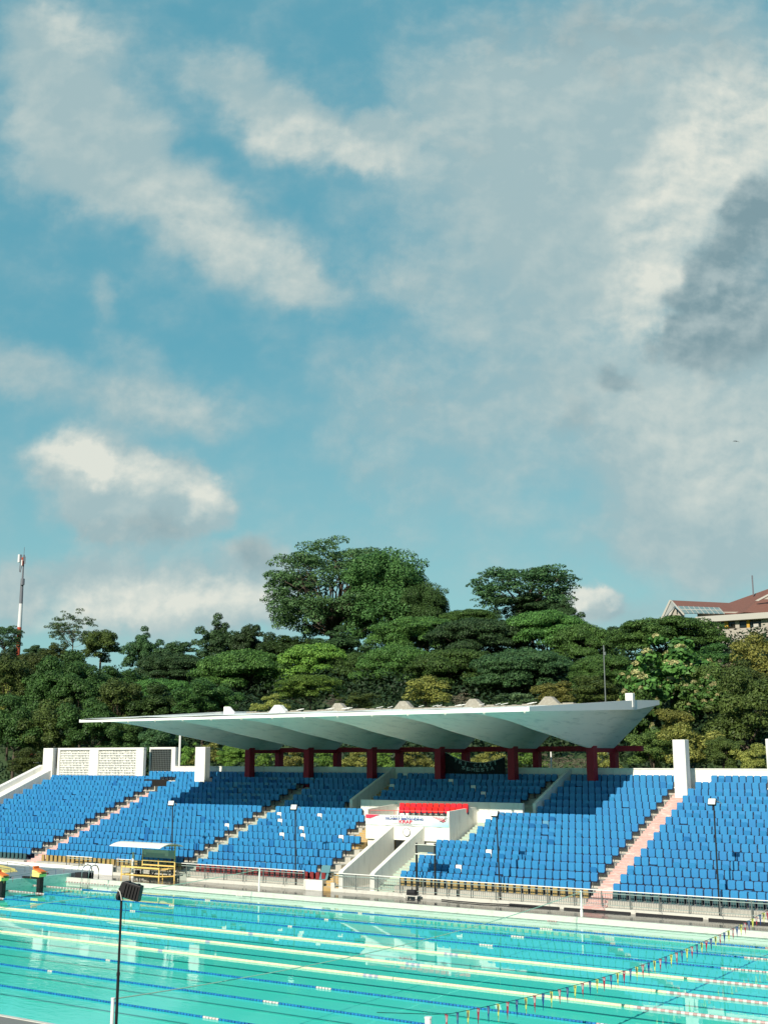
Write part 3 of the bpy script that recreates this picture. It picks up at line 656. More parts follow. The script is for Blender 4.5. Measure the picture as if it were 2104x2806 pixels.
for i in range(nsx):
    xa = 17.97+(23.78-17.97)*i/nsx; xb = 17.97+(23.78-17.97)*(i+1)/nsx; f_ = lambda x: 7.955+.018*math.sin(x*7)+.01*math.sin(x*17)
    b.quad((xa, f_(xa), 3.58), (xb, f_(xb), 3.58), (xb, f_(xb), 4.2), (xa, f_(xa), 4.18))
b.obj('cloth', banner_mat(), bn_, True)
b = MB(); b.prism([(17.99, 4.175), (17.99, 3.98), (18.35, 3.97), (19.0, 4.18)], 'y', 7.915, 7.922); b.obj('printed_corner', redl, bn_)
text('lettering', 'SELAMAT BERTANDING', navyl, bn_, (20.75, 7.91, 3.98), 2.65, .125); text('lettering', 'KRAP', redl, bn_, (20.85, 7.91, 3.82), .92, .17)
b = MB()
for k in range(11):
    if k not in (5,): b.box(19.75+k*.19, 19.84+k*.19, 7.912, 7.92, 4.08, 4.14)
b.box(19.9, 22., 7.912, 7.92, 3.695, 3.71); b.box(20.4, 21.35, 7.912, 7.92, 3.635, 3.655); b.obj('small_print', greyl, bn_)
b = MB()
for k in range(4): x = 22.7+.2*k; b.prism([(x, 4.16-.02*k), (x+.03, 4.17-.02*k), (x+.75-.15*k, 3.86+.02*k), (x+.72-.15*k, 3.85+.02*k)], 'y', 7.912, 7.92)
b.obj('printed_stripe', redl, bn_)
b = MB()
for k, (x, z) in enumerate(((23.5, 4.1), (23.45, 4.02), (23.35, 3.95), (23.2, 3.88))): b.tube([(x, 7.91, z), (x+.1, 7.91, z+.03), (x+.2, 7.91, z-.03)], .014, 4)
b.obj('swimmer_print', blackm, bn_)
ck = thing('wall_clock', 'round white wall clock below the printed banner', 'clock', (20.9, 7.98, 3.23))
b = MB(); b.tube([(0, .02, 0), (0, -.05, 0)], .235, 28); b.obj('clock_face', whitec, ck)
b = MB()
for k in range(28):
    a0, a1 = 2*PI*k/28, 2*PI*(k+1)/28
    b.tube([(.235*math.cos(a0), -.05, .235*math.sin(a0)), (.235*math.cos(a1), -.05, .235*math.sin(a1))], .014, 5)
b.obj('clock_rim', blackm, ck)
b = MB(); b.box(-.006, .006, -.062, -.055, 0, .14); b.box(0, .1, -.068, -.063, -.006, .006); b.obj('clock_hand', greyl, ck)
tb = thing('hanging_banner', 'black cloth banner with pale block letters sagging between two red columns', 'banner')
b = MB(); npt = 26
def tb_top(t): return 7.90-1.32*math.sin(PI*min(1, t*1.05))**.9*(1-.25*t)+(-.35*t*t if 0 else 0) if 0 else 7.92*(1-t)+7.58*t-1.0*(1-(2*t-1)**2)*.53
cols_ = []
for i in range(npt+1):
    t = i/npt; x = 18.45+(22.95-18.45)*t; y = 16.55+.05*math.sin(t*14)+.03*math.sin(t*31)
    cols_.append(((x, y, tb_top(t)), (x, y+.06*math.sin(t*9), 6.5)))
for (a, c), (a2, c2) in zip(cols_, cols_[1:]): b.quad(c, c2, a2, a)
b.obj('cloth', bannerb, tb, True)
b = MB(); b.tube([Vector(c[0])+Vector((0, -.02, .0)) for c in cols_], .018, 5); b.obj('hem_rope', greyl, tb)
tx = 'TRI CAKTI'
for k, chh in enumerate(tx):
    if chh == ' ': continue
    t = .20+k*.082; x = 18.45+4.5*t; z = tb_top(t)-.17; sl = (tb_top(t+.02)-tb_top(t-.02))/(.04*4.5)
    text('letter', chh, lettm, tb, (x, 16.47, z), .26 if chh != 'I' else .09, .22, (PI/2, -math.atan(sl), 0))
for k, chh in enumerate('SEMESTA'):
    t = .33+k*.079; x = 18.45+4.5*t; z = tb_top(t)-.46; sl = (tb_top(t+.02)-tb_top(t-.02))/(.04*4.5)
    text('letter', chh, lettm, tb, (x, 16.47, z), .27, .22, (PI/2, -math.atan(sl)*.6, 0))
# ------------------------------------------------------------------ railings
def railing(x0, x1, label, posts=1.47, y=2.66, balusters=True):
    t = thing('railing', label, 'railing', (0, 0, 0), 0, None)
    b = MB(); b.box(x0, x1, y-.03, y+.03, 1.225, 1.262); b.obj('top_rail', whitec, t)
    b = MB(); b.box(x0, x1, y-.015, y+.015, 1.09, 1.125); b.box(x0, x1, y-.012, y+.012, .56, .585); b.obj('lower_rail', railg, t)
    b = MB(); n = max(1, round((x1-x0)/posts))
    for k in range(n+1): x = x0+(x1-x0)*k/n; b.box(x-.02, x+.02, y-.02, y+.02, .42, 1.22)
    for k in range(1, n, 2): x = x0+(x1-x0)*k/n; b.tube([(x+.04, y, 1.0), (x+.16, y-.25, .44)], .012, 5)
    b.obj('post', steel, t)
    if balusters:
        b = MB(); n = round((x1-x0)/.122)
        for k in range(n+1): x = x0+(x1-x0)*k/n; b.box(x-.0065, x+.0065, y-.0065, y+.0065, .57, 1.1)
        tag(b.obj('baluster', steel, t), kind='stuff')
railing(-2.08, .3, 'short pipe railing behind the pool ladder at the left', 1.2, balusters=False)
railing(2.5, 17.42, 'grey picket railing with pale top rail left of the yellow steps')
railing(19.5, 60, 'long grey picket railing with pale top rail below the right-hand seats')
# ------------------------------------------------------------------ lamp posts, board, pump
def lamp_post(x, y, z0, z1, label, lean=0., size=1., yaw=0.):
    t = thing('floodlight_pole', label, 'floodlight', (x, y, z0), 0, 'thin floodlight poles in front of the seats')
    b = MB(); b.tube([(lean, 0, 0), (0, 0, z1-z0-.1)], .045, 8, .035); b.obj('pole', blackm, t)
    hd = MB(); M_ = Matrix.Translation((-.05, -.08, z1-z0)) @ Matrix.Rotation(yaw, 4, 'Z') @ Matrix.Rotation(math.radians(-28), 4, 'X')
    hd.box(-.19, .19, -.03, .09, -.16, .16, M_); h = hd.obj('lamp_head', blackm, t)
    g_ = MB(); g_.box(-.165, .165, -.045, -.031, -.14, .14, M_); g_.obj('lamp_glass', lampglass, h)
    b = MB(); b.tube([(.12, .05, z1-z0+.02), (.3, .05, z1-z0-.02), (.36, .05, z1-z0-.1)], .018, 5); b.obj('bracket', steel, t)
    return t
lamp_post(41.1, 2.85, .43, 5.5, 'floodlight pole in front of the block right of the pink stairs', .0, 1.1)
lamp_post(29.65, 2.85, .43, 4.68, 'floodlight pole in front of the block left of the pink stairs', .12, 1.)
lamp_post(16.55, 2.85, .43, 4.72, 'floodlight pole in the middle block near the yellow steps', .1, 1., .3)
lamp_post(6.95, 2.85, .43, 4.76, 'floodlight pole rising behind the yellow poolside shelter', .15, 1., .5)
t = thing('black_board', 'dark panel held between two black posts behind the railing', 'board', (0, 0, 0))
for x in (24.8, 25.95):
    b = MB(); b.box(x-.045, x+.045, 2.76, 2.84, .43, 3.05); b.obj('post', blackm, t)
b = MB(); b.box(24.845, 25.905, 2.78, 2.82, 2.58, 2.94); b.obj('panel', mat('dark_grey_panel', (.10, .12, .115), .5), t)
b = MB(); b.box(24.75, 26.0, 2.72, 2.88, 2.46, 2.52); b.box(24.75, 26., 2.72, 2.88, 2.95, 2.99); b.obj('shelf', pale, t)
t = thing('pump_trolley', 'small black pump on a low trolley at the pool edge', 'pump', (24.86, 2.25, DZ))
b = MB(); b.box(-.42, .45, -.2, .2, .12, .16); b.obj('platform', pale, t)
b = MB(); b.tube([(-.28, 0, .30), (.22, 0, .32)], .14, 10); b.box(-.3, .26, -.1, .1, .16, .24); b.obj('motor', blackp, t)
b = MB(); b.tube([(0, 0, .4), (.02, 0, .62)], .05, 6, .02); b.obj('nozzle', blackp, t)
for x in (-.34, .36):
    for y in (-.16, .16): b = MB(); b.tube([(x, y-.03, .06), (x, y+.03, .06)], .06, 10); b.obj('wheel', pale, t)
b = MB(); b.tube([(26.6, 2.35, DZ+.04), (27.5, 2.2, DZ+.04), (29, 2.1, DZ+.04), (30.4, 2.35, DZ+.04), (32., 2.3, DZ+.04)], .03, 6)
tag(b.obj('hose', blackp), 'black hose lying along the wet deck right of the pump', 'hose')
for k, (a, c) in enumerate(((30.5, 33.2), (33.5, 36.9), (37.2, 40.4), (40.7, 43.5), (43.8, 47.))):
    b = MB(); b.box(a, c, 2.42, 2.56, DZ, DZ+.08); tag(b.obj('lane_mat', blackp), ['leftmost dark rubber strip lying against the plinth', 'dark rubber strip, second from the left at the plinth', 'dark rubber strip, third from the left at the plinth', 'dark rubber strip, fourth from the left at the plinth', 'rightmost dark rubber strip lying against the plinth'][k], 'strip', 'rubber strips along the deck')
# foreground floodlight, near side of the pool
t = thing('floodlight_pole', 'large black floodlight seen from behind on a pole in the left foreground', 'floodlight', (37.1, -30.8, DZ))
b = MB(); b.tube([(0, 0, 0), (0, 0, 2.0)], .038, 12); b.tube([(0, 0, 2.0), (0.0, 0, 3.82)], .031, 12); b.tube([(0, 0, 1.96), (0, 0, 2.04)], .045, 12); b.obj('pole', blackm, t)
Mh = Matrix.Translation((.2, .1, 3.98)) @ Matrix.Rotation(math.radians(22), 4, 'Z') @ Matrix.Rotation(math.radians(14), 4, 'Y')
b = MB(); b.prism([(-.30, -.16), (-.24, .16), (-.18, .19), (.28, .19), (.30, -.19), (-.05, -.19)], 'y', -.12, .10)
b.v = [tuple(Mh @ Vector(p)) for p in b.v]; h = b.obj('lamp_head', blackm, t); md = h.modifiers.new('b', 'BEVEL'); md.width = .012; md.segments = 2
b = MB()
for k in range(5): b.box(-.12+k*.08, -.10+k*.08, -.155, -.12, -.15, .15, Mh)
b.box(-.12, -.06, -.1, .05, .19, .215, Mh); b.box(.14, .20, -.1, .05, .19, .215, Mh); b.obj('cooling_fin', blackm, h)
b = MB(); b.tube([(-.02, 0, 3.80), (-.07, -.03, 3.9), (-.04, -.05, 4.04), (.03, -.08, 4.04)], .022, 8); b.obj('bracket', blackm, t)
b = MB(); b.tube([(-.02, -.09, 3.86), (.06, -.09, 3.84)], .095, 16); b.obj('cap', blackp, t)
b = MB(); b.tube([(-.04, -.14, 4.0), (.03, -.16, 4.01), (.10, -.16, 3.96), (.13, -.15, 3.86), (.15, -.14, 3.76)], .012, 6); b.obj('clamp', pale, t)
b = MB(); b.tube([(-.16, 0, 3.76), (0, 0, 3.76)], .025, 8); b.obj('lever', blackm, t)
b = MB(); b.tube([(.2, -.05, 3.68), (.22, -.05, 3.5), (.17, -.05, 3.4), (.18, -.05, 3.2)], .007, 5); b.tube([(.2, -.05, 3.70), (.30, -.05, 3.58)], .009, 5); b.obj('cable', mat('green_cable', (.02, .14, .11), .5), t)
# ------------------------------------------------------------------ lane ropes
SP = 2.7801
def rope(k, y, xs0, xs1, zones, label, r=.055):
    t = thing('lane_rope', label, 'lane rope', (0, 0, 0), 0, 'lane ropes floating on the pool')
    b = MB(); b.tube([(xs0, y, .02), (xs1, y, .02)], .012, 5); b.obj('cable', blackp, t)
    acc = {}
    x = xs0+.05; q = 0
    while x < xs1:
        m = None
        for (a, c, mm) in zones:
            if a <= x < c: m = mm[q % len(mm)]
        if m is not None:
            B = acc.setdefault(m.name, (MB(), m))[0]
            w_ = (.12 if k in (4, 5, 6) else .10)+random.uniform(-.004, .004); dy = .02*math.sin(x*.35+k)+random.uniform(-.004, .004)
            B.tube([(x, y+dy, .025), (x+w_, y+dy, .025)], r, 7)
        x += .125; q += 1
    for nm, (B, m) in acc.items(): B.obj('float_string', m, t)
RN = ['', 'nearest the far edge', 'second from the far edge', 'third from the far edge']
rlab = ['pale red end of a lane rope lying along the far pool edge', 'blue lane rope closest to the far pool edge', 'blue lane rope, second from the far edge', 'blue lane rope just beyond the first cream rope',
        'cream lane rope, farthest of the three', 'cream lane rope, middle of the three', 'cream lane rope, nearest of the three', 'blue lane rope just in front of the cream ropes', 'blue lane rope, second nearest the camera side', 'blue lane rope nearest the bottom left corner']
for k in range(10):
    y = -SP*k if k else -.22
    mk = [ropew, roper] if 0 else [ropew]
    if k == 0: z = [(.9, 5.4, [roper, ropew]), (14.8, 15.3, [ropew]), (33.8, 34.4, [roper])]; z.append((34.4, 60, [])) if 0 else None
    elif k in (4, 5, 6): z = [(.9, 5.4, [roper, ropew]), (5.4, 14.9, [ropey]), (14.9, 15.2, [ropew]), (15.2, 24.9, [ropey]), (24.9, 25.1, [ropeblk]), (25.1, 34.7, [ropey]), (34.7, 35.3, [ropew, ropeblk]), (35.3, 44.7, [ropey]), (44.7, 50, [roper, ropew])]
    else: z = [(.9, 5.4, [roper, ropew]), (5.4, 14.8, [ropeb]), (14.8, 15.2, [ropew]), (15.2, 24.85, [ropeb]), (24.85, 25.15, [ropew]), (25.15, 34.75, [ropeb]), (34.75, 35.3, [ropew]), (35.3, 44.7, [ropeb]), (44.7, 50, [ropew, roper])]
    rope(k, y, 1.1, 49.9, [q for q in z if q[2]], rlab[k], .052 if k in (4, 5, 6) else .036)
# ------------------------------------------------------------------ flag lines
def flag_line(x, ys, zf, label, cols, step, w=.17, h=.42):
    t = thing('flag_line', label, 'flag line', (0, 0, 0), 0, 'pennant lines across the pool')
    b = MB(); yy = ys[0]; pts = []
    while yy <= ys[1]+.01: pts.append((x, yy, zf(yy)+.0)); yy += .8
    b.tube(pts, .009, 5); b.obj('cord', mat('dark_green_cord', (.03, .16, .14), .7) if 'dark_green_cord' not in MATS else MATS['dark_green_cord'], t)
    for i, (yf, c) in enumerate(cols):
        f = MB(); z = zf(yf); a = random.uniform(-.35, .25); ca, sa = math.cos(a+.15), math.sin(a+.15); hh = h*random.uniform(.92, 1.05)
        mm = {'r': flagr, 'b': flagb, 'y': flagy}[c]
        p = [(-w/2, 0), (w/2, 0), (w*.1, -hh*.7), (.0, -hh)]
        v = [Vector((x+q[0]*sa*0+q[0]*ca*.75, yf+q[0]*(-.5)+(-q[1])*.04*math.sin(i*1.7), z+q[1])) for q in p]
        n_ = (v[1]-v[0]).cross(v[3]-v[0]).normalized()*.004
        for q in v: f.v.append(tuple(q+n_))
        for q in v: f.v.append(tuple(q-n_))
        f.f += [(0, 1, 2, 3), (7, 6, 5, 4), (0, 4, 5, 1), (1, 5, 6, 2), (2, 6, 7, 3), (3, 7, 4, 0)]
        fo = f.obj('pennant', mm, t)
        if h > .3:
            em = MB(); c0 = (v[0]+v[1])/2+Vector((0, 0, -hh*.24)); e1 = (v[1]-v[0]).normalized()
            for sg in (1, -1):
                n0 = len(em.v)
                for kk in range(10): aa = 2*PI*kk/10; em.v.append(tuple(c0+e1*math.cos(aa)*w*.27+Vector((0, 0, 1))*math.sin(aa)*.085+n_*1.6*sg))
                em.f.append(tuple(range(n0, n0+10)))
            em.obj('emblem', {'r': emb_l, 'b': emb_b, 'y': emb_d}[c], fo)
def cat(y0, z0, ym, zm, y1, z1):
    A_ = np.linalg.solve(np.array([[y0*y0, y0, 1], [ym*ym, ym, 1], [y1*y1, y1, 1]]), np.array([z0, zm, z1])); return lambda y: A_[0]*y*y+A_[1]*y+A_[2]
fy = [-27.58+.508*k for k in range(60)]
zf = cat(-27.6, 1.60, -14, 1.05, -2.05, 1.31)
seq = 'rbyrbyrbyrby'
colr = 'rbyrbyrbyrbyrby'
fl = [(y, 'rby'[k % 3] if k < 4 else 'byr'[(k-4) % 3]) for k, y in enumerate(fy) if y < 1.6]
flag_line(44.6, (-30.5, 1.9), lambda y: zf(y) if y > -27.6 else 1.60+(-27.6-y)*.18, 'line of red navy and yellow pennants rising across the right of the pool', fl, .5)
z5 = cat(-30, 1.7, -14, .95, 2.0, 1.72)
seq5 = 'ybryrybbyrbryybr'
fl5 = [(1.2-.98*k*.62, 'bryybrybr'[k % 9]) for k in range(26)]
flag_line(4.75, (-30, 2.0), z5, 'line of small pennants near the starting blocks at the left', fl5, .6, .15, .32)
def pole(x, y, z0, z1, label, r=.05):
    b = MB(); b.tube([(x, y, z0), (x, y, z1)], r, 10); b.tube([(x, y, z1), (x, y, z1+.03)], r*1.15, 10); b.tube([(x, y, z0), (x, y, z0+.3)], r*1.5, 10)
    tag(b.obj('white_pole', whitec), label, 'pole', 'white line poles around the pool')
pole(4.6, 2.0, DZ, 1.75, 'white pole beside the yellow shelter holding the left pennant line', .075)
pole(15.98, .42, DZ, 1.45, 'thin white pole at the far edge left of the yellow steps', .04)
pole(35.35, .42, DZ, 1.38, 'thin white pole at the far edge below the pink stairs', .045)
pole(36.75, -30.6, DZ, 1.6, 'white pole at the bottom left beside the foreground floodlight', .045)
pole(45.95, -30.6, DZ, 2.17, 'white pole at the bottom holding the near end of the pennant line', .07)
pole(44.7, 1.9, DZ, 1.72, 'white pole outside the right edge holding the pennant line', .06)
def line(x0, y0, z0, x1, y1, z1, sag, label):
    b = MB(); n = 24; pts = []
    for i in range(n+1): t_ = i/n; pts.append((x0+(x1-x0)*t_, y0+(y1-y0)*t_, z0+(z1-z0)*t_-4*sag*t_*(1-t_)))
    b.tube(pts, .016, 5); tag(b.obj('false_start_rope', mat('pale_green_rope', (.50, .68, .52), .7) if 'pale_green_rope' not in MATS else MATS['pale_green_rope']), label, 'rope')
line(36.75, -30.6, 1.6, 35.35, .42, 1.36, .42, 'pale thin rope stretched over the pool from the bottom left pole')
line(15.5, -30.6, 1.5, 15.98, .42, 1.42, .42, 'thin rope crossing the pool from the pole left of the yellow steps')
# ------------------------------------------------------------------ yellow shelter
t = thing('officials_shelter', 'yellow metal timing bench with curved white roof and grey board by the pool', 'shelter', (0, 0, 0))
X0, X1, YN, YB = 4.3, 8.0, 1.35, 2.1
def bars(lst, name, m=yellowm, r=.035, par=None):
    b = MB()
    for a, c in lst:
        a = Vector(a); c = Vector(c); b.tube([a, c], r, 4)
    return b.obj(name, m, par if par is not None else t)
for x, y in ((X0, YN), (7.45, YN), (X0, YB), (8.0, YB)): bars([((x, y, DZ), (x, y, 1.0 if y == YN or x == X0 else 2.35))], 'leg', r=.05)
bars([((X0, YN, .5), (7.45, YN, .5)), ((X0, YB, .5), (8., YB, .5)), ((7.45, YN, .5), (8., YB, .5)), ((X0, YN, .5), (X0, YB, .5))], 'crossbar', r=.05)
bars([((5.3, YB, 1.0), (5.3, YB, 2.2)), ((6.65, YB, 1.0), (6.65, YB, 1.42))], 'upright', r=.04)
b = MB(); b.box(X0, 7.5, YN-.05, YN+.05, .93, 1.02); b.box(X0, X0+.08, YN, YB, .93, 1.02); b.box(7.45, 8., YN+.2, YB, .93, .97); b.obj('seat_beam', yellowm, t)
b = MB(); b.box(X0+1., 7.9, YN+.1, YB-.02, .86, .91); b.obj('bench_top', mat('worn_board', (.38, .27, .14), .8), t)
b = MB(); b.box(5.3, 8., YB-.04, YB+.04, 1.05, 1.12); b.box(5.3, 8., YB-.04, YB+.04, 1.32, 1.38); b.obj('backrest_rail', yellowm, t)
b = MB(); b.box(5.32, 7.95, YB+.045, YB+.07, 1.52, 2.0); b.obj('board', mat('grey_board', (.33, .38, .36), .6), t)
b = MB(); b.box(5.32, 5.58, YB+.02, YB+.04, 1.68, 2.0); b.box(5.5, 7.2, YB+.017, YB+.037, 1.80, 1.99); b.box(7.15, 7.45, YB+.014, YB+.034, 1.64, 1.99); b.obj('paper_notice', mat('paper', (.56, .56, .49), .8), t)
b = MB(); nn = 14
for i in range(nn):
    for z_, dz in ((0, 0),):
        a = -1+2*i/nn; c = -1+2*(i+1)/nn; ya, yc = 1.55+a*1.0, 1.55+c*1.0; za, zc = 2.42-.20*a*a, 2.42-.20*c*c
        b.prism([(ya, za), (yc, zc), (yc, zc+.03), (ya, za+.03)], 'x', 4.0, 8.25)
b.obj('roof', whitec, t)
b = MB(); b.box(4.5, 8., 1.53, 1.57, 2.36, 2.41); b.tube([(8, YB, 2.3), (8, 1.0, 2.33)], .03, 4); b.tube([(5.3, YB, 2.2), (5.3, 1.0, 2.33)], .03, 4); b.obj('roof_frame', yellowm, t)
bars([((7.0, YN+.45, DZ), (7.0, YN+.45, .92)), ((7.28, YN+.5, DZ), (7.28, YN+.5, .8)), ((7.0, YN+.45, .45), (7.28, YN+.5, .45))], 'step_frame', r=.035)
# black items under the bench
b = MB(); b.box(5.05, 5.25, 1.75, 2.0, DZ+.2, .75); b.box(5.6, 5.64, 1.7, 1.74, DZ, .8); b.tube([(6.3, 1.8, .35), (6.7, 1.8, .7)], .04, 5); b.tube([(6.3, 1.8, .7), (6.75, 1.8, .35)], .04, 5); b.tube([(6.28, 1.8, .3), (6.28, 1.8, .8)], .04, 5)
tag(b.obj('folded_equipment', blackp), 'folded black equipment stored under the yellow bench', 'equipment')
# ladder
t = thing('pool_ladder', 'polished steel pool ladder at the far left corner', 'ladder', (0, 0, 0))
for x in (2.35, 2.95):
    pts = [(x, .75, DZ), (x, .75, .75), (x, .62, .98), (x, .38, 1.05), (x, .12, .98), (x, -.05, .75), (x, -.12, -.45)]
    b = MB(); b.tube(pts, .035, 8); b.obj('handrail', chrome, t, True)
b = MB()
for z in (-.1, -.35): b.box(2.35, 2.95, -.16, -.06, z-.015, z+.015)
b.obj('tread', chrome, t)
# starting blocks
def block(y, label):
    t = thing('starting_block', label, 'starting block', (0, y, 0), 0, 'starting blocks over the left pool wall')
    b = MB(); b.box(2.1, 2.38, -.14, .14, -.45, .62); b.obj('post', blackm, t)
    b = MB(); b.prism([(1.8, .62), (2.40, .60), (2.50, .80), (2.15, .93), (1.8, 1.0)], 'y', -.27, .27); b.obj('body', yellowb, t)
    b = MB(); b.prism([(1.76, 1.05), (2.5, .86), (2.53, .90), (1.76, 1.10)], 'y', -.2, .22); b.prism([(1.76, 1.1), (1.86, 1.09), (1.86, 1.18), (1.76, 1.2)], 'y', -.19, .2); b.obj('foot_plate', orange, t)
    b = MB(); b.tube([(2.5, -.3, .75), (2.62, -.3, .8), (2.62, .3, .8), (2.5, .3, .75)], .02, 6); b.obj('grip_bar', blackm, t)
    b = MB(); b.box(.75, 2.1, -.1, .1, .46, .58); b.obj('arm', blackm, t)
block(-3.2, 'orange and yellow starting block nearer the far corner'); block(-5.95, 'orange and yellow starting block cut by the left edge')
t = thing('yellow_ramp', 'sloping yellow board with thin pipe rails on the start deck', 'ramp', (0, 0, 0))
b = MB(); b.prism([(-6., .45), (-2.9, .45), (-3.2, .62), (-6., .98)], 'y', -1.6, -.6); b.obj('board', yellowb, t)
b = MB()
for y in (-1.65, -.55): b.tube([(-6, y, 1.08), (-1.9, y, .86), (-1.8, y, .5)], .018, 6); b.tube([(-6, y, .8), (-2.3, y, .72), (-2.3, y, .46)], .018, 6); b.tube([(-4, y, .46), (-4, y, .96)], .018, 6)
b.obj('pipe_rail', steel, t)
b = MB(); b.box(1.2, 2.3, .45, .95, DZ, .53); tag(b.obj('plastic_crate', blackp), 'black box at the corner of the pool beside the ladder', 'box')
# ------------------------------------------------------------------ far mast, building, bird, poles
DM = 150
m0 = at(52, 1757, DM); sc_m = pix(m0)[2]/FPX
def mz(v): return at(52, v, DM)[2]
t = thing('cell_mast', 'red and white telecom mast topped with antenna panels at the far left', 'mast', (m0[0], DM, 0))
zz = [mz(1790), mz(1719), mz(1655), mz(1590), mz(1560)]
r0 = 32*sc_m/5.53
b = MB(); b.tube([(0, 0, ter(m0[0], 105)), (0, 0, zz[0]), (0, 0, zz[1])], r0*1.1, 14, r0*1.0); b.obj('lower_shaft', towerr, t)
b = MB(); b.tube([(0, 0, zz[1]), (0, 0, zz[2])], r0*1., 14, r0*.85); b.obj('middle_shaft', towerw, t)
b = MB(); b.tube([(0, 0, zz[2]), (0, 0, zz[3])], r0*.85, 12, r0*.6); b.tube([(0, 0, zz[3]), (0, 0, mz(1525))], r0*.45, 10, r0*.3); b.tube([(0, 0, mz(1525)), (0, 0, mz(1502))], .06, 5); b.obj('upper_shaft', towerg, t)
k_ = sc_m/5.53
for dx, v0, v1, w_, m in ((-45, 1522, 1543, 38, towerw), (5, 1530, 1552, 24, towerr), (45, 1528, 1548, 18, towerg), (20, 1523, 1540, 24, towerg), (0, 1537, 1552, 22, towerw)):
    b = MB(); b.box(dx*k_-w_*k_/2, dx*k_+w_*k_/2, -.6+dx*.01, -.2, mz(v1), mz(v0)); b.obj('antenna_panel', m, t)
b = MB(); b.tube([(r0*.9, -.3, mz(1605)), (r0*.9, -.3, mz(1588))], .5, 8); b.tube([(-r0*1.3, 0, mz(1700)), (-r0*1.1, 0, mz(1590))], .08, 4); b.tube([(-45*k_, -.4, mz(1545)), (-50*k_, -.4, mz(1568)), (-30*k_, -.4, mz(1570)), (-15*k_, -.3, mz(1550))], .12, 5); b.obj('cable_ladder', towerg, t)
# building on the hill
YB_ = 128
bd = thing('hill_building', 'large beige building with red tiled roofs on the hill at the right', 'building', (0, 0, 0))
def bp(x, y, Y): q = at(1700+x/4.107, 1560+y/4.107, Y); return (q[0], Y, q[2])
def poly(pts, name, m, par=bd, dy=.3):
    b = MB(); n = len(pts); b.v = [tuple(p) for p in pts]+[(p[0], p[1]+dy, p[2]) for p in pts]
    b.f = [tuple(range(n)), tuple(range(2*n-1, n-1, -1))]+[((i+1) % n, i, n+i, n+(i+1) % n) for i in range(n)]
    return b.obj(name, m, par)
rf = poly([bp(560, 348, 140), bp(1215, 378, 140), bp(1290, 505, 131), bp(700, 497, 131)], 'roof', tileroof)
so_ = poly([bp(640, 412, 135.3), bp(1110, 430, 135.3), bp(1172, 500, 130.6), bp(702, 494, 130.6)], 'solar_array', solar, bd, .05)
poly([bp(1215, 378, 140), bp(1700, 205, 140), bp(1700, 497, 129.4), bp(1385, 483, 129.4), bp(1290, 505, 131)], 'roof', tileroof)
poly([bp(1510, 352, 132), bp(1700, 255, 132), bp(1700, 275, 132), bp(1545, 357, 132)], 'roof_trim', btrim); poly([bp(1600, 335, 132.2), bp(1700, 290, 132.2), bp(1700, 338, 132.2)], 'gable', bwall)
poly([bp(545, 345, 130.4), bp(565, 345, 130.4), bp(450, 598, 130.4), bp(425, 598, 130.4)], 'roof_trim', btrim); poly([bp(556, 345, 130.2), bp(572, 350, 130.2), bp(720, 512, 130.2), bp(700, 512, 130.2)], 'roof_trim', btrim)
poly([bp(556, 350, 139.5), bp(610, 420, 131.2), bp(510, 610, 131.2), bp(430, 598, 131.2)], 'soffit', btrim)
poly([bp(605, 425, 131.6), bp(705, 510, 131.6), bp(720, 620, 131.6), bp(510, 620, 131.6)], 'gable_wall', bwall); poly([bp(626, 448, 131.5), bp(638, 452, 131.5), bp(638, 506, 131.5), bp(626, 500, 131.5)], 'slit_window', glassd)
b = MB()
a0 = bp(660, 560, 128)
x_l, x_r = bp(850, 600, 128)[0], bp(1750, 600, 128)[0]; zt0, zt1 = bp(1200, 515, 128)[2], bp(1200, 580, 128)[2]; zb = ter(60, 105)-2
b.box(x_l, x_r+6, 127.6, 140, zt1, zt0); b.obj('parapet_band', btrim, bd)
b = MB(); zw0, zw1 = bp(1300, 572, 128)[2], bp(1300, 660, 128)[2]
b.box(x_l+.5, x_r+6, 128.6, 139, zb, zw1); b.box(x_l+.5, x_r+6, 129.6, 139, zw1, zt1); b.obj('wall', bwall, bd)
wx = [(965, 1005, 572, 595), (1020, 1085, 568, 610), (1105, 1165, 572, 612), (1205, 1290, 577, 618), (1205, 1238, 618, 648), (1330, 1418, 585, 652), (1447, 1480, 588, 656), (1480, 1580, 590, 660)]
for (xa, xb, ya, yb_) in wx:
    w_ = MB(); A1, B1 = bp(xa, yb_, 128.9), bp(xb, ya, 128.9); w_.box(A1[0], B1[0], 128.9, 129.7, A1[2], B1[2]); wo = w_.obj('window', glassd, bd)
for (xa, xb, m) in ((1005, 1020, bwall), (1085, 1105, bwall), (1168, 1203, ochre), (1290, 1330, bwall), (1418, 1445, ochre), (1582, 1660, bwall)):
    w_ = MB(); A1, B1 = bp(xa, 662, 128.7), bp(xb, 575, 128.7); w_.box(A1[0], B1[0], 128.65, 129.7, A1[2], zt1); w_.obj('pier' if m is bwall else 'curtain', m, bd)
w_ = MB(); A1, B1 = bp(1495, 652, 128.6), bp(1548, 612, 128.6); w_.box(A1[0], B1[0], 128.5, 128.9, A1[2], B1[2]); w_.obj('air_conditioner', btrim, bd)
w_ = MB(); A1 = bp(1490, 290, 138); B1 = bp(1490, 68, 138); w_.tube([A1, (A1[0], 138, B1[2])], .12, 6); w_.obj('antenna', towerg, bd)
poly([bp(860, 478, 131.8), bp(1700, 478, 131.8), bp(1700, 540, 131.8), bp(860, 540, 131.8)], 'upper_wall', bwall, bd, 3.)
b = MB()
for k in range(9):
    a = bp(645+k*57, 414+k*2.2, 135.1); c_ = bp(707+k*57, 494+k*.8, 130.4); b.tube([a, c_], .07, 4)
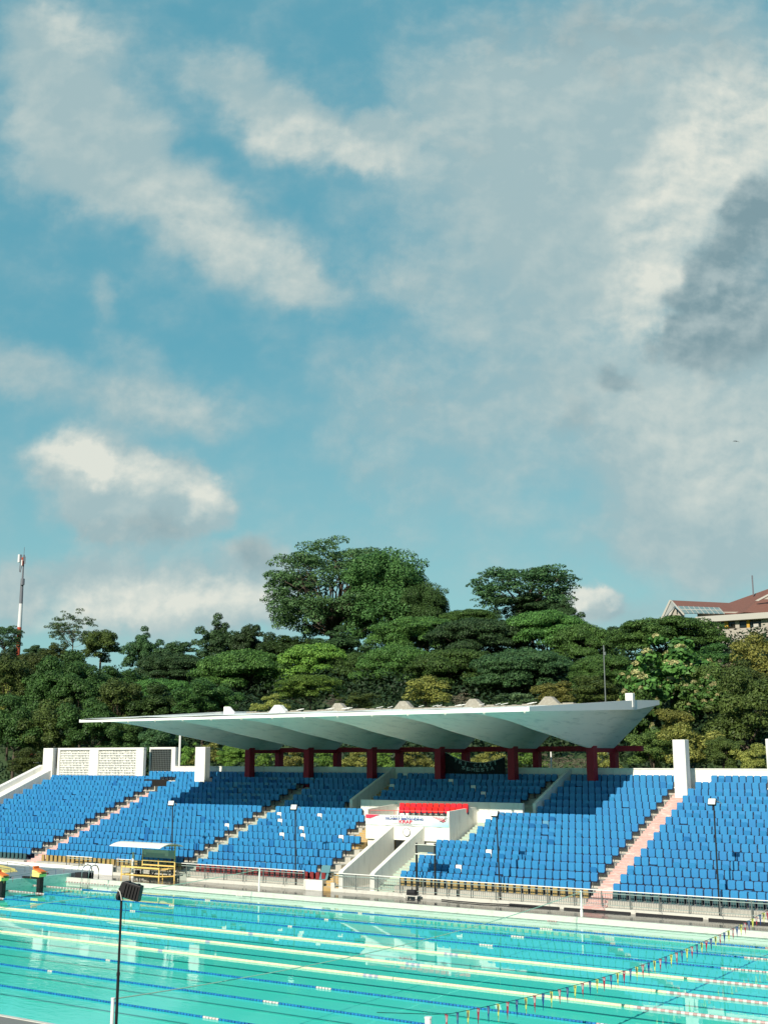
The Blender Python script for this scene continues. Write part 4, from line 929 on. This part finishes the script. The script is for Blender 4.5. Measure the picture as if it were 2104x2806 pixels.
b.tube([bp(665, 452, 132.8), bp(1138, 462, 132.8)], .07, 4); b.obj('solar_frame', btrim, so_)
t = thing('beige_house', 'low beige house roofline behind the trees left of the hill building', 'house', (0, 0, 0))
poly([bp(270, 615, 134), bp(330, 600, 134), bp(500, 600, 134), bp(520, 700, 134), bp(240, 700, 134)], 'wall', bwall, t, 6); poly([bp(265, 612, 133.8), bp(330, 595, 133.8), bp(505, 597, 133.8), bp(505, 607, 133.8), bp(330, 606, 133.8), bp(265, 622, 133.8)], 'roof_trim', btrim, t, 6.4)
q = at(97, 2069, 40); t = thing('distant_house', 'small house with red roof glimpsed through the left trees', 'house', (q[0], 40, q[2]))
b = MB(); b.prism([(-1., -.2), (0, .12), (1., -.1)], 'y', -.8, 1.5); b.obj('roof', mat('bright_red_roof', (.42, .09, .05), .7), t); b = MB(); b.box(-.1, 1.0, -.3, 1.2, -3., -.2); b.obj('wall', whitec, t)
q = at(2016, 1209, 75)
b = MB(); b.prism([(-.9, .12), (-.55, .18), (-.1, 0), (.1, -.06), (.9, -.38), (.5, -.16), (.15, .04), (-.1, .14)], 'y', -.1, .1)
b.tube([(-.1, -.35, 0), (0, 0, -.05), (.05, .35, -.05)], .09, 6, .03); o = b.obj('flying_bird', blackm); o.location = q; o.scale = (.42, .42, .42); tag(o, 'small dark bird gliding against the cloud at the right', 'bird')
p0 = at(1652.5, 1768, 30); z9 = p0[2]
t = thing('tall_light_pole', 'tall slim grey pole rising behind the canopy against the trees', 'pole', (p0[0], 30, 0)); b = MB(); b.tube([(0, 0, 0), (0, 0, z9)], .085, 8, .04); b.obj('pole', steel, t)
b = MB(); b.tube([(0, 0, z9), (.05, 0, z9-.4)], .05, 6); b.box(.0, .16, -.06, .06, z9-.75, z9-.5); b.obj('lamp_head', steel, t)
for (u, v0, v1, Y, lb) in ((1508.5, 2060, 2107, 22, 'short white post seen between the two right-hand red columns'), (494.5, 2013, 2050, 22, 'short white post behind the left screen wall')):
    a = at(u, v0, Y); b = MB(); b.tube([(a[0], Y, 0), (a[0], Y, a[2])], .05 if u > 1000 else .09, 6); tag(b.obj('white_post', whitec), lb, 'post')
# ------------------------------------------------------------------ trees
def leafmesh(name, c, n, s, m, wid=.55):
    N_ = len(c); n = n/np.linalg.norm(n, axis=1, keepdims=True); r_ = rng.normal(size=(N_, 3)); t1 = np.cross(n, r_); t1 /= np.linalg.norm(t1, axis=1, keepdims=True); t2 = np.cross(n, t1)
    s = s[:, None]; v = np.stack([c-t1*s*.5, c-t2*s*.5*wid, c+t1*s*.5+n*s*.08, c+t2*s*.5*wid], 1).reshape(-1, 3)
    me = bpy.data.meshes.new(name); me.vertices.add(4*N_); me.vertices.foreach_set('co', v.ravel().astype(np.float32)); me.loops.add(4*N_); me.loops.foreach_set('vertex_index', np.arange(4*N_, dtype=np.int32))
    me.polygons.add(N_); me.polygons.foreach_set('loop_start', np.arange(N_, dtype=np.int32)*4); me.polygons.foreach_set('loop_total', np.full(N_, 4, dtype=np.int32)); me.materials.append(m); me.update(); me.validate(); return me
def pad_pts(pads, per, jit=.5, low=-.35, up=.35):
    C_, N_ = [], []
    for (p, r_) in pads:
        k = max(20, int(per*(r_[0]*r_[1])**.5*max(r_[2], r_[0]*.4)))
        d = rng.normal(size=(k*2, 3)); d /= np.linalg.norm(d, axis=1, keepdims=True); d = d[d[:, 2] > low][:k]
        rad = rng.uniform(.72, 1.08, (len(d), 1)); C_.append(np.array(p)+d*rad*np.array(r_)); nn_ = d/np.array(r_)*min(r_); nn_ = nn_/np.linalg.norm(nn_, axis=1, keepdims=True)+rng.normal(size=d.shape)*jit+np.array([0, 0, up]); N_.append(nn_)
    return np.concatenate(C_), np.concatenate(N_)
def limbs(R, H, pads, depth, r=.3, count=9):
    b = MB(); b.tube([(0, 0, -depth), (.1*R*.3, 0, -H*.9), (0, 0, -H*.55)], r, 8, r*.75)
    idx_ = list(range(len(pads))); random.shuffle(idx_)
    for i in idx_[:count]:
        p = pads[i][0]; st = Vector((0, 0, -H*random.uniform(.55, 1.0))); e = Vector(p); md = st.lerp(e, .5)+Vector((random.uniform(-.16, .16)*R, random.uniform(-.16, .16)*R, random.uniform(-.05, .15)*H))
        q1 = st.lerp(md, .5)+Vector((0, 0, -.05*H)); q3 = md.lerp(e, .55)+Vector((0, 0, .06*H))
        b.tube([st, q1, md, q3, e], r*random.uniform(.22, .42), 6, r*.06)
        for _ in range(2):
            a = md.lerp(e, random.uniform(.1, .6)); c = a+Vector((random.uniform(-.25, .25)*R, random.uniform(-.25, .25)*R, random.uniform(.05, .25)*H)); b.tube([a, a.lerp(c, .5)+Vector((0, 0, .03*H)), c], r*.16, 5, r*.04)
    return b
PROTO = {}
def proto(kind, var, R, H, mode, npads, per, leaf, m, depth=14, tr=.3, cnt=9, bm=bark, flowers=None, jit=.5, wid=.55, hang=0):
    pads = []; ph1, ph2 = random.uniform(0, 6), random.uniform(0, 6)
    for _ in range(npads):
        th = random.uniform(0, 2*PI)
        if mode == 'round':
            ph = math.acos(random.uniform(-.75, 1)); lump = 1+.20*math.sin(2*th+ph1)+.16*math.sin(3*th+ph2+2*ph)+.14*math.sin(5*ph+ph1); rr = random.uniform(.45, .92)*lump; k = random.uniform(.14, .34)
            pads.append(((R*rr*math.sin(ph)*math.cos(th), R*rr*math.sin(ph)*math.sin(th), H*rr*math.cos(ph)), (R*k, R*k, H*k*.8)))
        elif mode == 'flat':
            q = math.sqrt(random.random())*.95; zc = (1-q*q)**.5*.85-random.choice((0, 0, .25, .5, .8)); k = random.uniform(.16, .30)
            pads.append(((R*q*math.cos(th), R*q*math.sin(th), H*zc), (R*k, R*k, H*random.uniform(.15, .27))))
        elif mode == 'open':
            ph = math.acos(random.uniform(-.62, 1)); lump = 1+.10*math.sin(2*th+ph1)+.10*math.sin(4*th+ph2)+.08*math.sin(6*ph+ph1); rr = random.uniform(.62, .96)*lump; k = random.uniform(.08, .19)
            pads.append(((R*rr*math.sin(ph)*math.cos(th), R*rr*math.sin(ph)*math.sin(th), H*rr*math.cos(ph)), (R*k, R*k, H*k*.6)))
        elif mode == 'wisp':
            q = math.sqrt(random.random()); zc = random.uniform(-.6, .75)*(1-q*.5); k = random.uniform(.13, .24)
            pads.append(((R*q*math.cos(th), R*q*math.sin(th), H*zc), (R*k, R*k, H*k*.45)))
    for _ in range(hang):
        th = random.uniform(0, 2*PI); q = random.uniform(.35, .92); k = random.uniform(.08, .17)
        pads.append(((R*q*math.cos(th), R*q*math.sin(th), -H*random.uniform(.35, .95)), (R*k, R*k, H*k*1.3)))
    c, n = pad_pts(pads, per, jit, -.6 if mode == 'round' else -.4); s = rng.uniform(.5, 1.45, len(c))*leaf
    crown = leafmesh('crown', c, n, s, m, wid); trunk = limbs(R, H, pads, depth, tr, cnt).mesh('trunk', bm, True); fm = None
    if flowers:
        fp = []
        for p, r_ in pads:
            if p[1] < .5*R and random.random() < flowers: fp.append(((p[0]*1.04, p[1]*1.06-.2, p[2]+r_[2]*.8), (r_[0]*.40, r_[1]*.40, r_[2]*.55)))
        c, n = pad_pts(fp, per*4.5, .8); fm = leafmesh('flower_cluster', c, n, rng.uniform(.6, 1.1, len(c))*leaf*.6, fo_flo)
    PROTO.setdefault(kind, []).append((R, H, crown, trunk, fm))
for v_ in range(3): proto('round', v_, 4., 4., 'round', 56, 480, .28, fo_rnd, tr=.22)
for v_ in range(2): proto('dense', v_, 4., 4., 'round', 60, 440, .33, fo_dark, tr=.22, jit=.4)
for v_ in range(2): proto('olive', v_, 4., 4., 'round', 56, 480, .27, fo_oli, tr=.2)
for v_ in range(4): proto('flat', v_, 8., 3.6, 'flat', 110, 400, .29, (fo_mid, fo_mid, fo_dark, fo_mid)[v_], tr=.3, cnt=14)
for v_ in range(2): proto('brightflat', v_, 6., 3.4, 'flat', 80, 460, .28, fo_bri, tr=.25, cnt=10)
proto('open', 0, 12., 8.4, 'open', 270, 150, .38, foliage('spreading_leaves', (.026, .064, .022), (.12, .205, .070)), 18, .7, 60, hang=60); proto('vine', 0, 7., 7.2, 'round', 150, 170, .36, foliage('vine_leaves', (.020, .060, .016), (.11, .205, .055)), 16, .5, 10, hang=50)
proto('umbrella', 0, 9., 4.2, 'open', 230, 120, .40, fo_dark, 16, .4, 26, hang=20)
proto('airy', 0, 4.6, 3.8, 'open', 110, 260, .28, fo_grey, 10, .12, 30, barkp, hang=12)
for v_ in range(2): proto('teak', v_, 5., 4., 'round', 46, 130, .60, fo_mid, 8, .2, 8, flowers=.95, wid=.7)
for v_ in range(3): proto('yellow', v_, 3.6, 3.2, 'round', 40, 460, .27, fo_yel if v_ < 2 else fo_oli, 8, .15, 8)
for v_ in range(2): proto('bush', v_, 2.4, 1.7, 'round', 26, 900, .20, fo_bri if v_ else fo_yel, 4, .08, 6)
proto('bluebush', 0, 2.4, 1.7, 'round', 26, 700, .24, fo_grey, 4, .08, 6)
proto('dry', 0, 2., 2.4, 'wisp', 30, 420, .16, fo_dry, 5, .07, 20, barkp)
Z_ = {'A': (0, 1450), 'B': (1052, 1450), 'C': (0, 1840), 'D': (1052, 1840)}
TREES = [
 ('A', 25, 470, 75, 60, 110, 'umbrella', 'flat dark tree at the left edge in front of the mast'),
 ('A', 40, 600, 90, 90, 85, 'dense', 'dark tree below the flat one at the left edge'),
 ('A', 155, 540, 48, 40, 110, 'dense', 'small dark tree low on the skyline right of the mast'),
 ('A', 320, 430, 108, 80, 85, 'airy', 'airy pale tree standing above the left treeline'),
 ('A', 440, 510, 98, 78, 78, 'olive', 'olive rounded tree beside the airy pale tree'),
 ('A', 250, 545, 60, 45, 80, 'olive', 'low olive tree beneath the airy pale tree'),
 ('A', 610, 535, 80, 88, 95, 'dense', 'dark clumpy tree between the olive tree and skyline dip'),
 ('A', 770, 560, 115, 75, 98, 'dense', 'broad dark tree in the skyline dip left of centre'),
 ('A', 955, 500, 95, 105, 96, 'dense', 'tall dark glossy tree left of the giant tree'),
 ('A', 1085, 500, 85, 90, 97, 'dense', 'dark tree tucked under the left side of the giant tree'),
 ('A', 1260, 520, 130, 80, 95, 'round', 'green tree directly below the giant tree'),
 ('A', 1470, 520, 130, 80, 96, 'dense', 'dark tree at the foot of the giant tree'),
 ('A', 1435, 262, 310, 212, 106, 'open', 'giant spreading tree with bare limbs showing sky above the canopy'),
 ('B', 20, 270, 190, 190, 104, 'vine', 'vine draped green tree joined to the right of the giant tree'),
 ('B', 185, 345, 110, 120, 103, 'vine', 'lower drooping tree at the right skirt of the vine draped tree'),
 ('B', 600, 255, 228, 105, 112, 'umbrella', 'dark umbrella shaped tree alone on the skyline'),
 ('B', 640, 340, 140, 65, 110, 'dense', 'dense dark growth under the umbrella tree'),
 ('B', 790, 375, 60, 60, 108, 'dense', 'small dark tree at the right foot of the umbrella tree'),
 ('B', 370, 410, 130, 60, 95, 'flat', 'layered tree between the giant and umbrella trees'),
 ('B', 150, 480, 210, 90, 88, 'flat', 'layered green tree right below the vine draped tree'),
 ('B', 420, 500, 210, 110, 84, 'flat', 'wide layered tree below the umbrella tree on its left'),
 ('B', 690, 470, 190, 110, 88, 'flat', 'wide layered tree right below the umbrella tree'),
 ('B', 870, 530, 150, 110, 86, 'flat', 'dark layered tree left of the tall slim pole'),
 ('B', 990, 480, 90, 60, 100, 'dense', 'dark distant tree in the gap behind the tall slim pole'),
 ('B', 1060, 440, 60, 30, 125, 'dense', 'far small trees at the left end of the hill buildings'),
 ('B', 1230, 480, 225, 95, 80, 'flat', 'big layered tree in front of the hill building'),
 ('B', 1420, 575, 110, 72, 74, 'round', 'dark tree below the windows of the hill building'),
 ('B', 1235, 650, 215, 150, 48, 'teak', 'large leaved tree with cream blossom right of the canopy tip'),
 ('B', 1400, 740, 120, 90, 44, 'teak', 'blossoming tree right of the larger blossoming one'),
 ('B', 1590, 570, 135, 125, 62, 'yellow', 'yellow green tree at the right edge below the building'),
 ('B', 1480, 600, 42, 75, 58, 'dry', 'dry brown shrub beside the yellow green tree'),
 ('B', 600, 640, 220, 115, 72, 'flat', 'layered tree above the right half of the canopy'),
 ('B', 330, 640, 210, 115, 74, 'flat', 'layered tree above the middle right of the canopy'),
 ('B', 60, 620, 180, 110, 76, 'flat', 'layered tree above the middle of the canopy'),
 ('B', 960, 640, 150, 90, 66, 'flat', 'layered tree crossed by the tall slim pole'),
 ('A', 740, 620, 150, 80, 80, 'flat', 'layered tree left of centre below the skyline dip'),
 ('A', 1060, 650, 215, 120, 74, 'flat', 'dark layered tree above the left part of the canopy'),
 ('A', 1370, 600, 160, 100, 78, 'brightflat', 'bright green layered tree below the giant tree'),
 ('A', 1560, 650, 160, 105, 80, 'flat', 'layered tree right of the bright green layered tree'),
 ('A', 1340, 700, 140, 70, 60, 'brightflat', 'bright climbing growth above the middle fins'),
 ('A', 150, 640, 125, 115, 60, 'olive', 'olive green tree high at the left'),
 ('A', 310, 650, 145, 115, 62, 'round', 'round green tree right of the high olive tree'),
 ('A', 45, 720, 90, 105, 50, 'yellow', 'yellowish tree at the left edge halfway up'),
 ('A', 520, 680, 140, 110, 58, 'round', 'round green tree left of the canopy in mid height'),
 ('A', 700, 740, 170, 85, 60, 'flat', 'layered tree above the left canopy tip'),
 ('A', 880, 775, 150, 75, 56, 'round', 'green tree just over the left third of the canopy'),
 ('A', 1165, 755, 72, 48, 34, 'bush', 'yellow green bush behind the left roof fins'),
 ('A', 1540, 745, 95, 42, 34, 'yellow', 'low yellow bush above the middle of the canopy'),
 ('A', 1440, 740, 45, 48, 35, 'dry', 'dry brown grass clump above the middle fins'),
 ('B', 180, 705, 125, 75, 36, 'yellow', 'glossy yellow green tree above the canopy right of centre'),
 ('B', 325, 730, 60, 52, 37, 'dry', 'dry twiggy shrub beside the glossy yellow green tree'),
 ('B', 575, 735, 92, 42, 38, 'bluebush', 'grey green shrub above the right-hand fins'),
 ('B', 730, 710, 100, 62, 40, 'yellow', 'olive shrub between the grey green shrub and slim pole'),
 ('B', 900, 720, 130, 75, 44, 'olive', 'olive tree behind the base of the tall slim pole'),
 ('C', 50, 60, 110, 130, 44, 'olive', 'olive tree at the left edge above the end wall'),
 ('C', 210, 90, 130, 140, 45, 'round', 'dark green tree second from the left above the end wall'),
 ('C', 360, 70, 120, 130, 46, 'round', 'green tree above the left canopy tip'),
 ('C', 70, 260, 130, 140, 36, 'round', 'shaded tree beside the sloping end wall'),
 ('C', 240, 270, 120, 130, 38, 'olive', 'tree behind the left screen wall pillar'),
 ('C', 400, 250, 120, 120, 38, 'round', 'tree behind the middle of the left screen wall'),
 ('C', 520, 150, 130, 120, 42, 'olive', 'olive tree over the left part of the canopy edge'),
 ('C', 560, 290, 110, 100, 36, 'round', 'dark tree right behind the dark screen panel'),
 ('C', 690, 180, 130, 110, 44, 'round', 'green tree above the canopy left quarter'),
 ('C', 700, 310, 100, 90, 34, 'dense', 'dark tree under the canopy tip'),
 ('C', 130, 400, 90, 60, 30, 'olive', 'low olive shrub beside the sloping end wall'),
 ('C', 820, 370, 60, 55, 28, 'bush', 'bright shrub between screen wall and white pillar'),
 ('C', 900, 360, 70, 60, 29, 'bush', 'bright shrub right of the left white pillar'),
 ('C', 880, 130, 130, 90, 44, 'round', 'green tree just above the canopy edge at left'),
 ('C', 1020, 375, 80, 55, 29, 'brightflat', 'leafy shrub left of the first red column'),
 ('C', 1150, 380, 70, 50, 28, 'bush', 'leafy shrub right of the first red column'),
 ('C', 1265, 385, 70, 52, 29, 'bush', 'leafy shrub left of the second red column'),
 ('C', 1400, 385, 70, 52, 28, 'bush', 'leafy shrub right of the second red column'),
 ('C', 1530, 385, 75, 52, 29, 'bush', 'leafy shrub left of the third red column'),
 ('C', 1650, 385, 70, 52, 28, 'bush', 'leafy shrub right of the third red column'),
 ('D', 140, 380, 80, 55, 29, 'bush', 'leafy shrub left of the fourth red column'),
 ('D', 310, 375, 70, 50, 29, 'bush', 'leafy shrub above the black banner'),
 ('D', 450, 375, 80, 55, 28, 'bush', 'leafy shrub left of the fifth red column'),
 ('D', 610, 375, 75, 60, 29, 'bush', 'leafy shrub right of the fifth red column'),
 ('D', 740, 385, 70, 60, 28, 'dry', 'bare twiggy thicket left of the sixth red column'),
 ('D', 850, 390, 70, 60, 28, 'dry', 'bare twiggy thicket behind the sixth red column'),
 ('D', 950, 385, 70, 60, 28, 'bush', 'pale shrub right of the sixth red column'),
 ('D', 1090, 190, 110, 130, 42, 'teak', 'blossoming tree just beyond the right canopy tip'),
 ('D', 1160, 340, 110, 90, 32, 'yellow', 'yellow green shrub under the right canopy tip'),
 ('D', 1310, 330, 130, 110, 33, 'yellow', 'yellow green tree behind the right white pillar'),
 ('D', 1260, 220, 90, 70, 38, 'yellow', 'yellow flowering tree above the right white pillar'),
 ('D', 1400, 90, 130, 130, 48, 'olive', 'olive tree between blossoming trees and right edge'),
 ('D', 1560, 190, 170, 180, 40, 'olive', 'large olive tree at the right edge'),
 ('D', 1540, 60, 140, 110, 50, 'yellow', 'yellow green tree above the large olive tree'),
 ('D', 1460, 360, 90, 80, 30, 'olive', 'olive shrub right of the right white pillar'),
 ('D', 1600, 380, 90, 70, 30, 'yellow', 'yellow green shrub at the right edge by the parapet'),
]
cnt_ = {}
for (zc, x, y, rx, ry, Y, kind, lab) in TREES:
    ox, oy = Z_[zc]; u, v = ox+x/1.577, oy+y/1.577
    c = at(u, v, Y); zd = pix(c)[2]; mpp = zd/FPX/1.577
    pr = PROTO[kind]; i = cnt_.get(kind, 0); cnt_[kind] = i+1; R, H, cm, tm, fm = pr[i % len(pr)]
    sx = rx*mpp/R; sz = ry*mpp/H
    nm = {'bush': 'shrub', 'bluebush': 'shrub', 'dry': 'dry_shrub', 'flat': 'rain_tree', 'brightflat': 'rain_tree', 'umbrella': 'umbrella_tree', 'open': 'spreading_tree', 'teak': 'blossoming_tree', 'airy': 'slender_tree'}.get(kind, 'leafy_tree')
    t = thing(nm, lab, 'shrub' if 'shrub' in nm else 'tree', (c[0], Y, c[2]), 0 if kind in ('teak', 'open', 'umbrella') else random.uniform(0, 2*PI), None)
    t.scale = (sx, sx, sz)
    link('crown', cm, t); link('trunk', tm, t)
    if fm: link('flower_cluster', fm, t)
# undergrowth filling the hillside between the trees
pts_c, pts_n = [], []
for _ in range(1500):
    Y = random.uniform(25, 96); u = random.uniform(-150, 2300); x = at(u, 2000, Y)[0]; z = ter(x, Y)
    r_ = random.uniform(.9, 2.)*(.6+Y/80); pts_c.append(((x, Y, z+r_*.5), (r_, r_, r_*1.)))
c, n = pad_pts(pts_c, 20, .5); me = leafmesh('undergrowth', c, n, rng.uniform(.35, .6, len(c)), foliage('undergrowth_leaves', (.008, .020, .008), (.035, .065, .022)))
tag(link('undergrowth', me), 'dense dark undergrowth covering the hillside behind the stand', 'undergrowth', kind='stuff')

pts_c = []
for _ in range(900):
    Y = random.uniform(98, 122); u = random.uniform(-200, 2400); vt = float(np.interp(u, [0, 350, 700, 1200, 1500, 1750, 1800, 2104], [1870, 1835, 1800, 1800, 1825, 1840, 1900, 1900]))
    v = random.uniform(vt+15, vt+110); p = at(u, v, Y); r_ = random.uniform(1.4, 2.6); pts_c.append((tuple(p), (r_, r_, r_*.8)))
c, n = pad_pts(pts_c, 34, .5); me = leafmesh('distant_wood', c, n, rng.uniform(.3, .65, len(c)), fo_dark)
tag(link('distant_wood', me), 'dark continuous wood along the ridge behind the nearer trees', 'wood', kind='stuff')
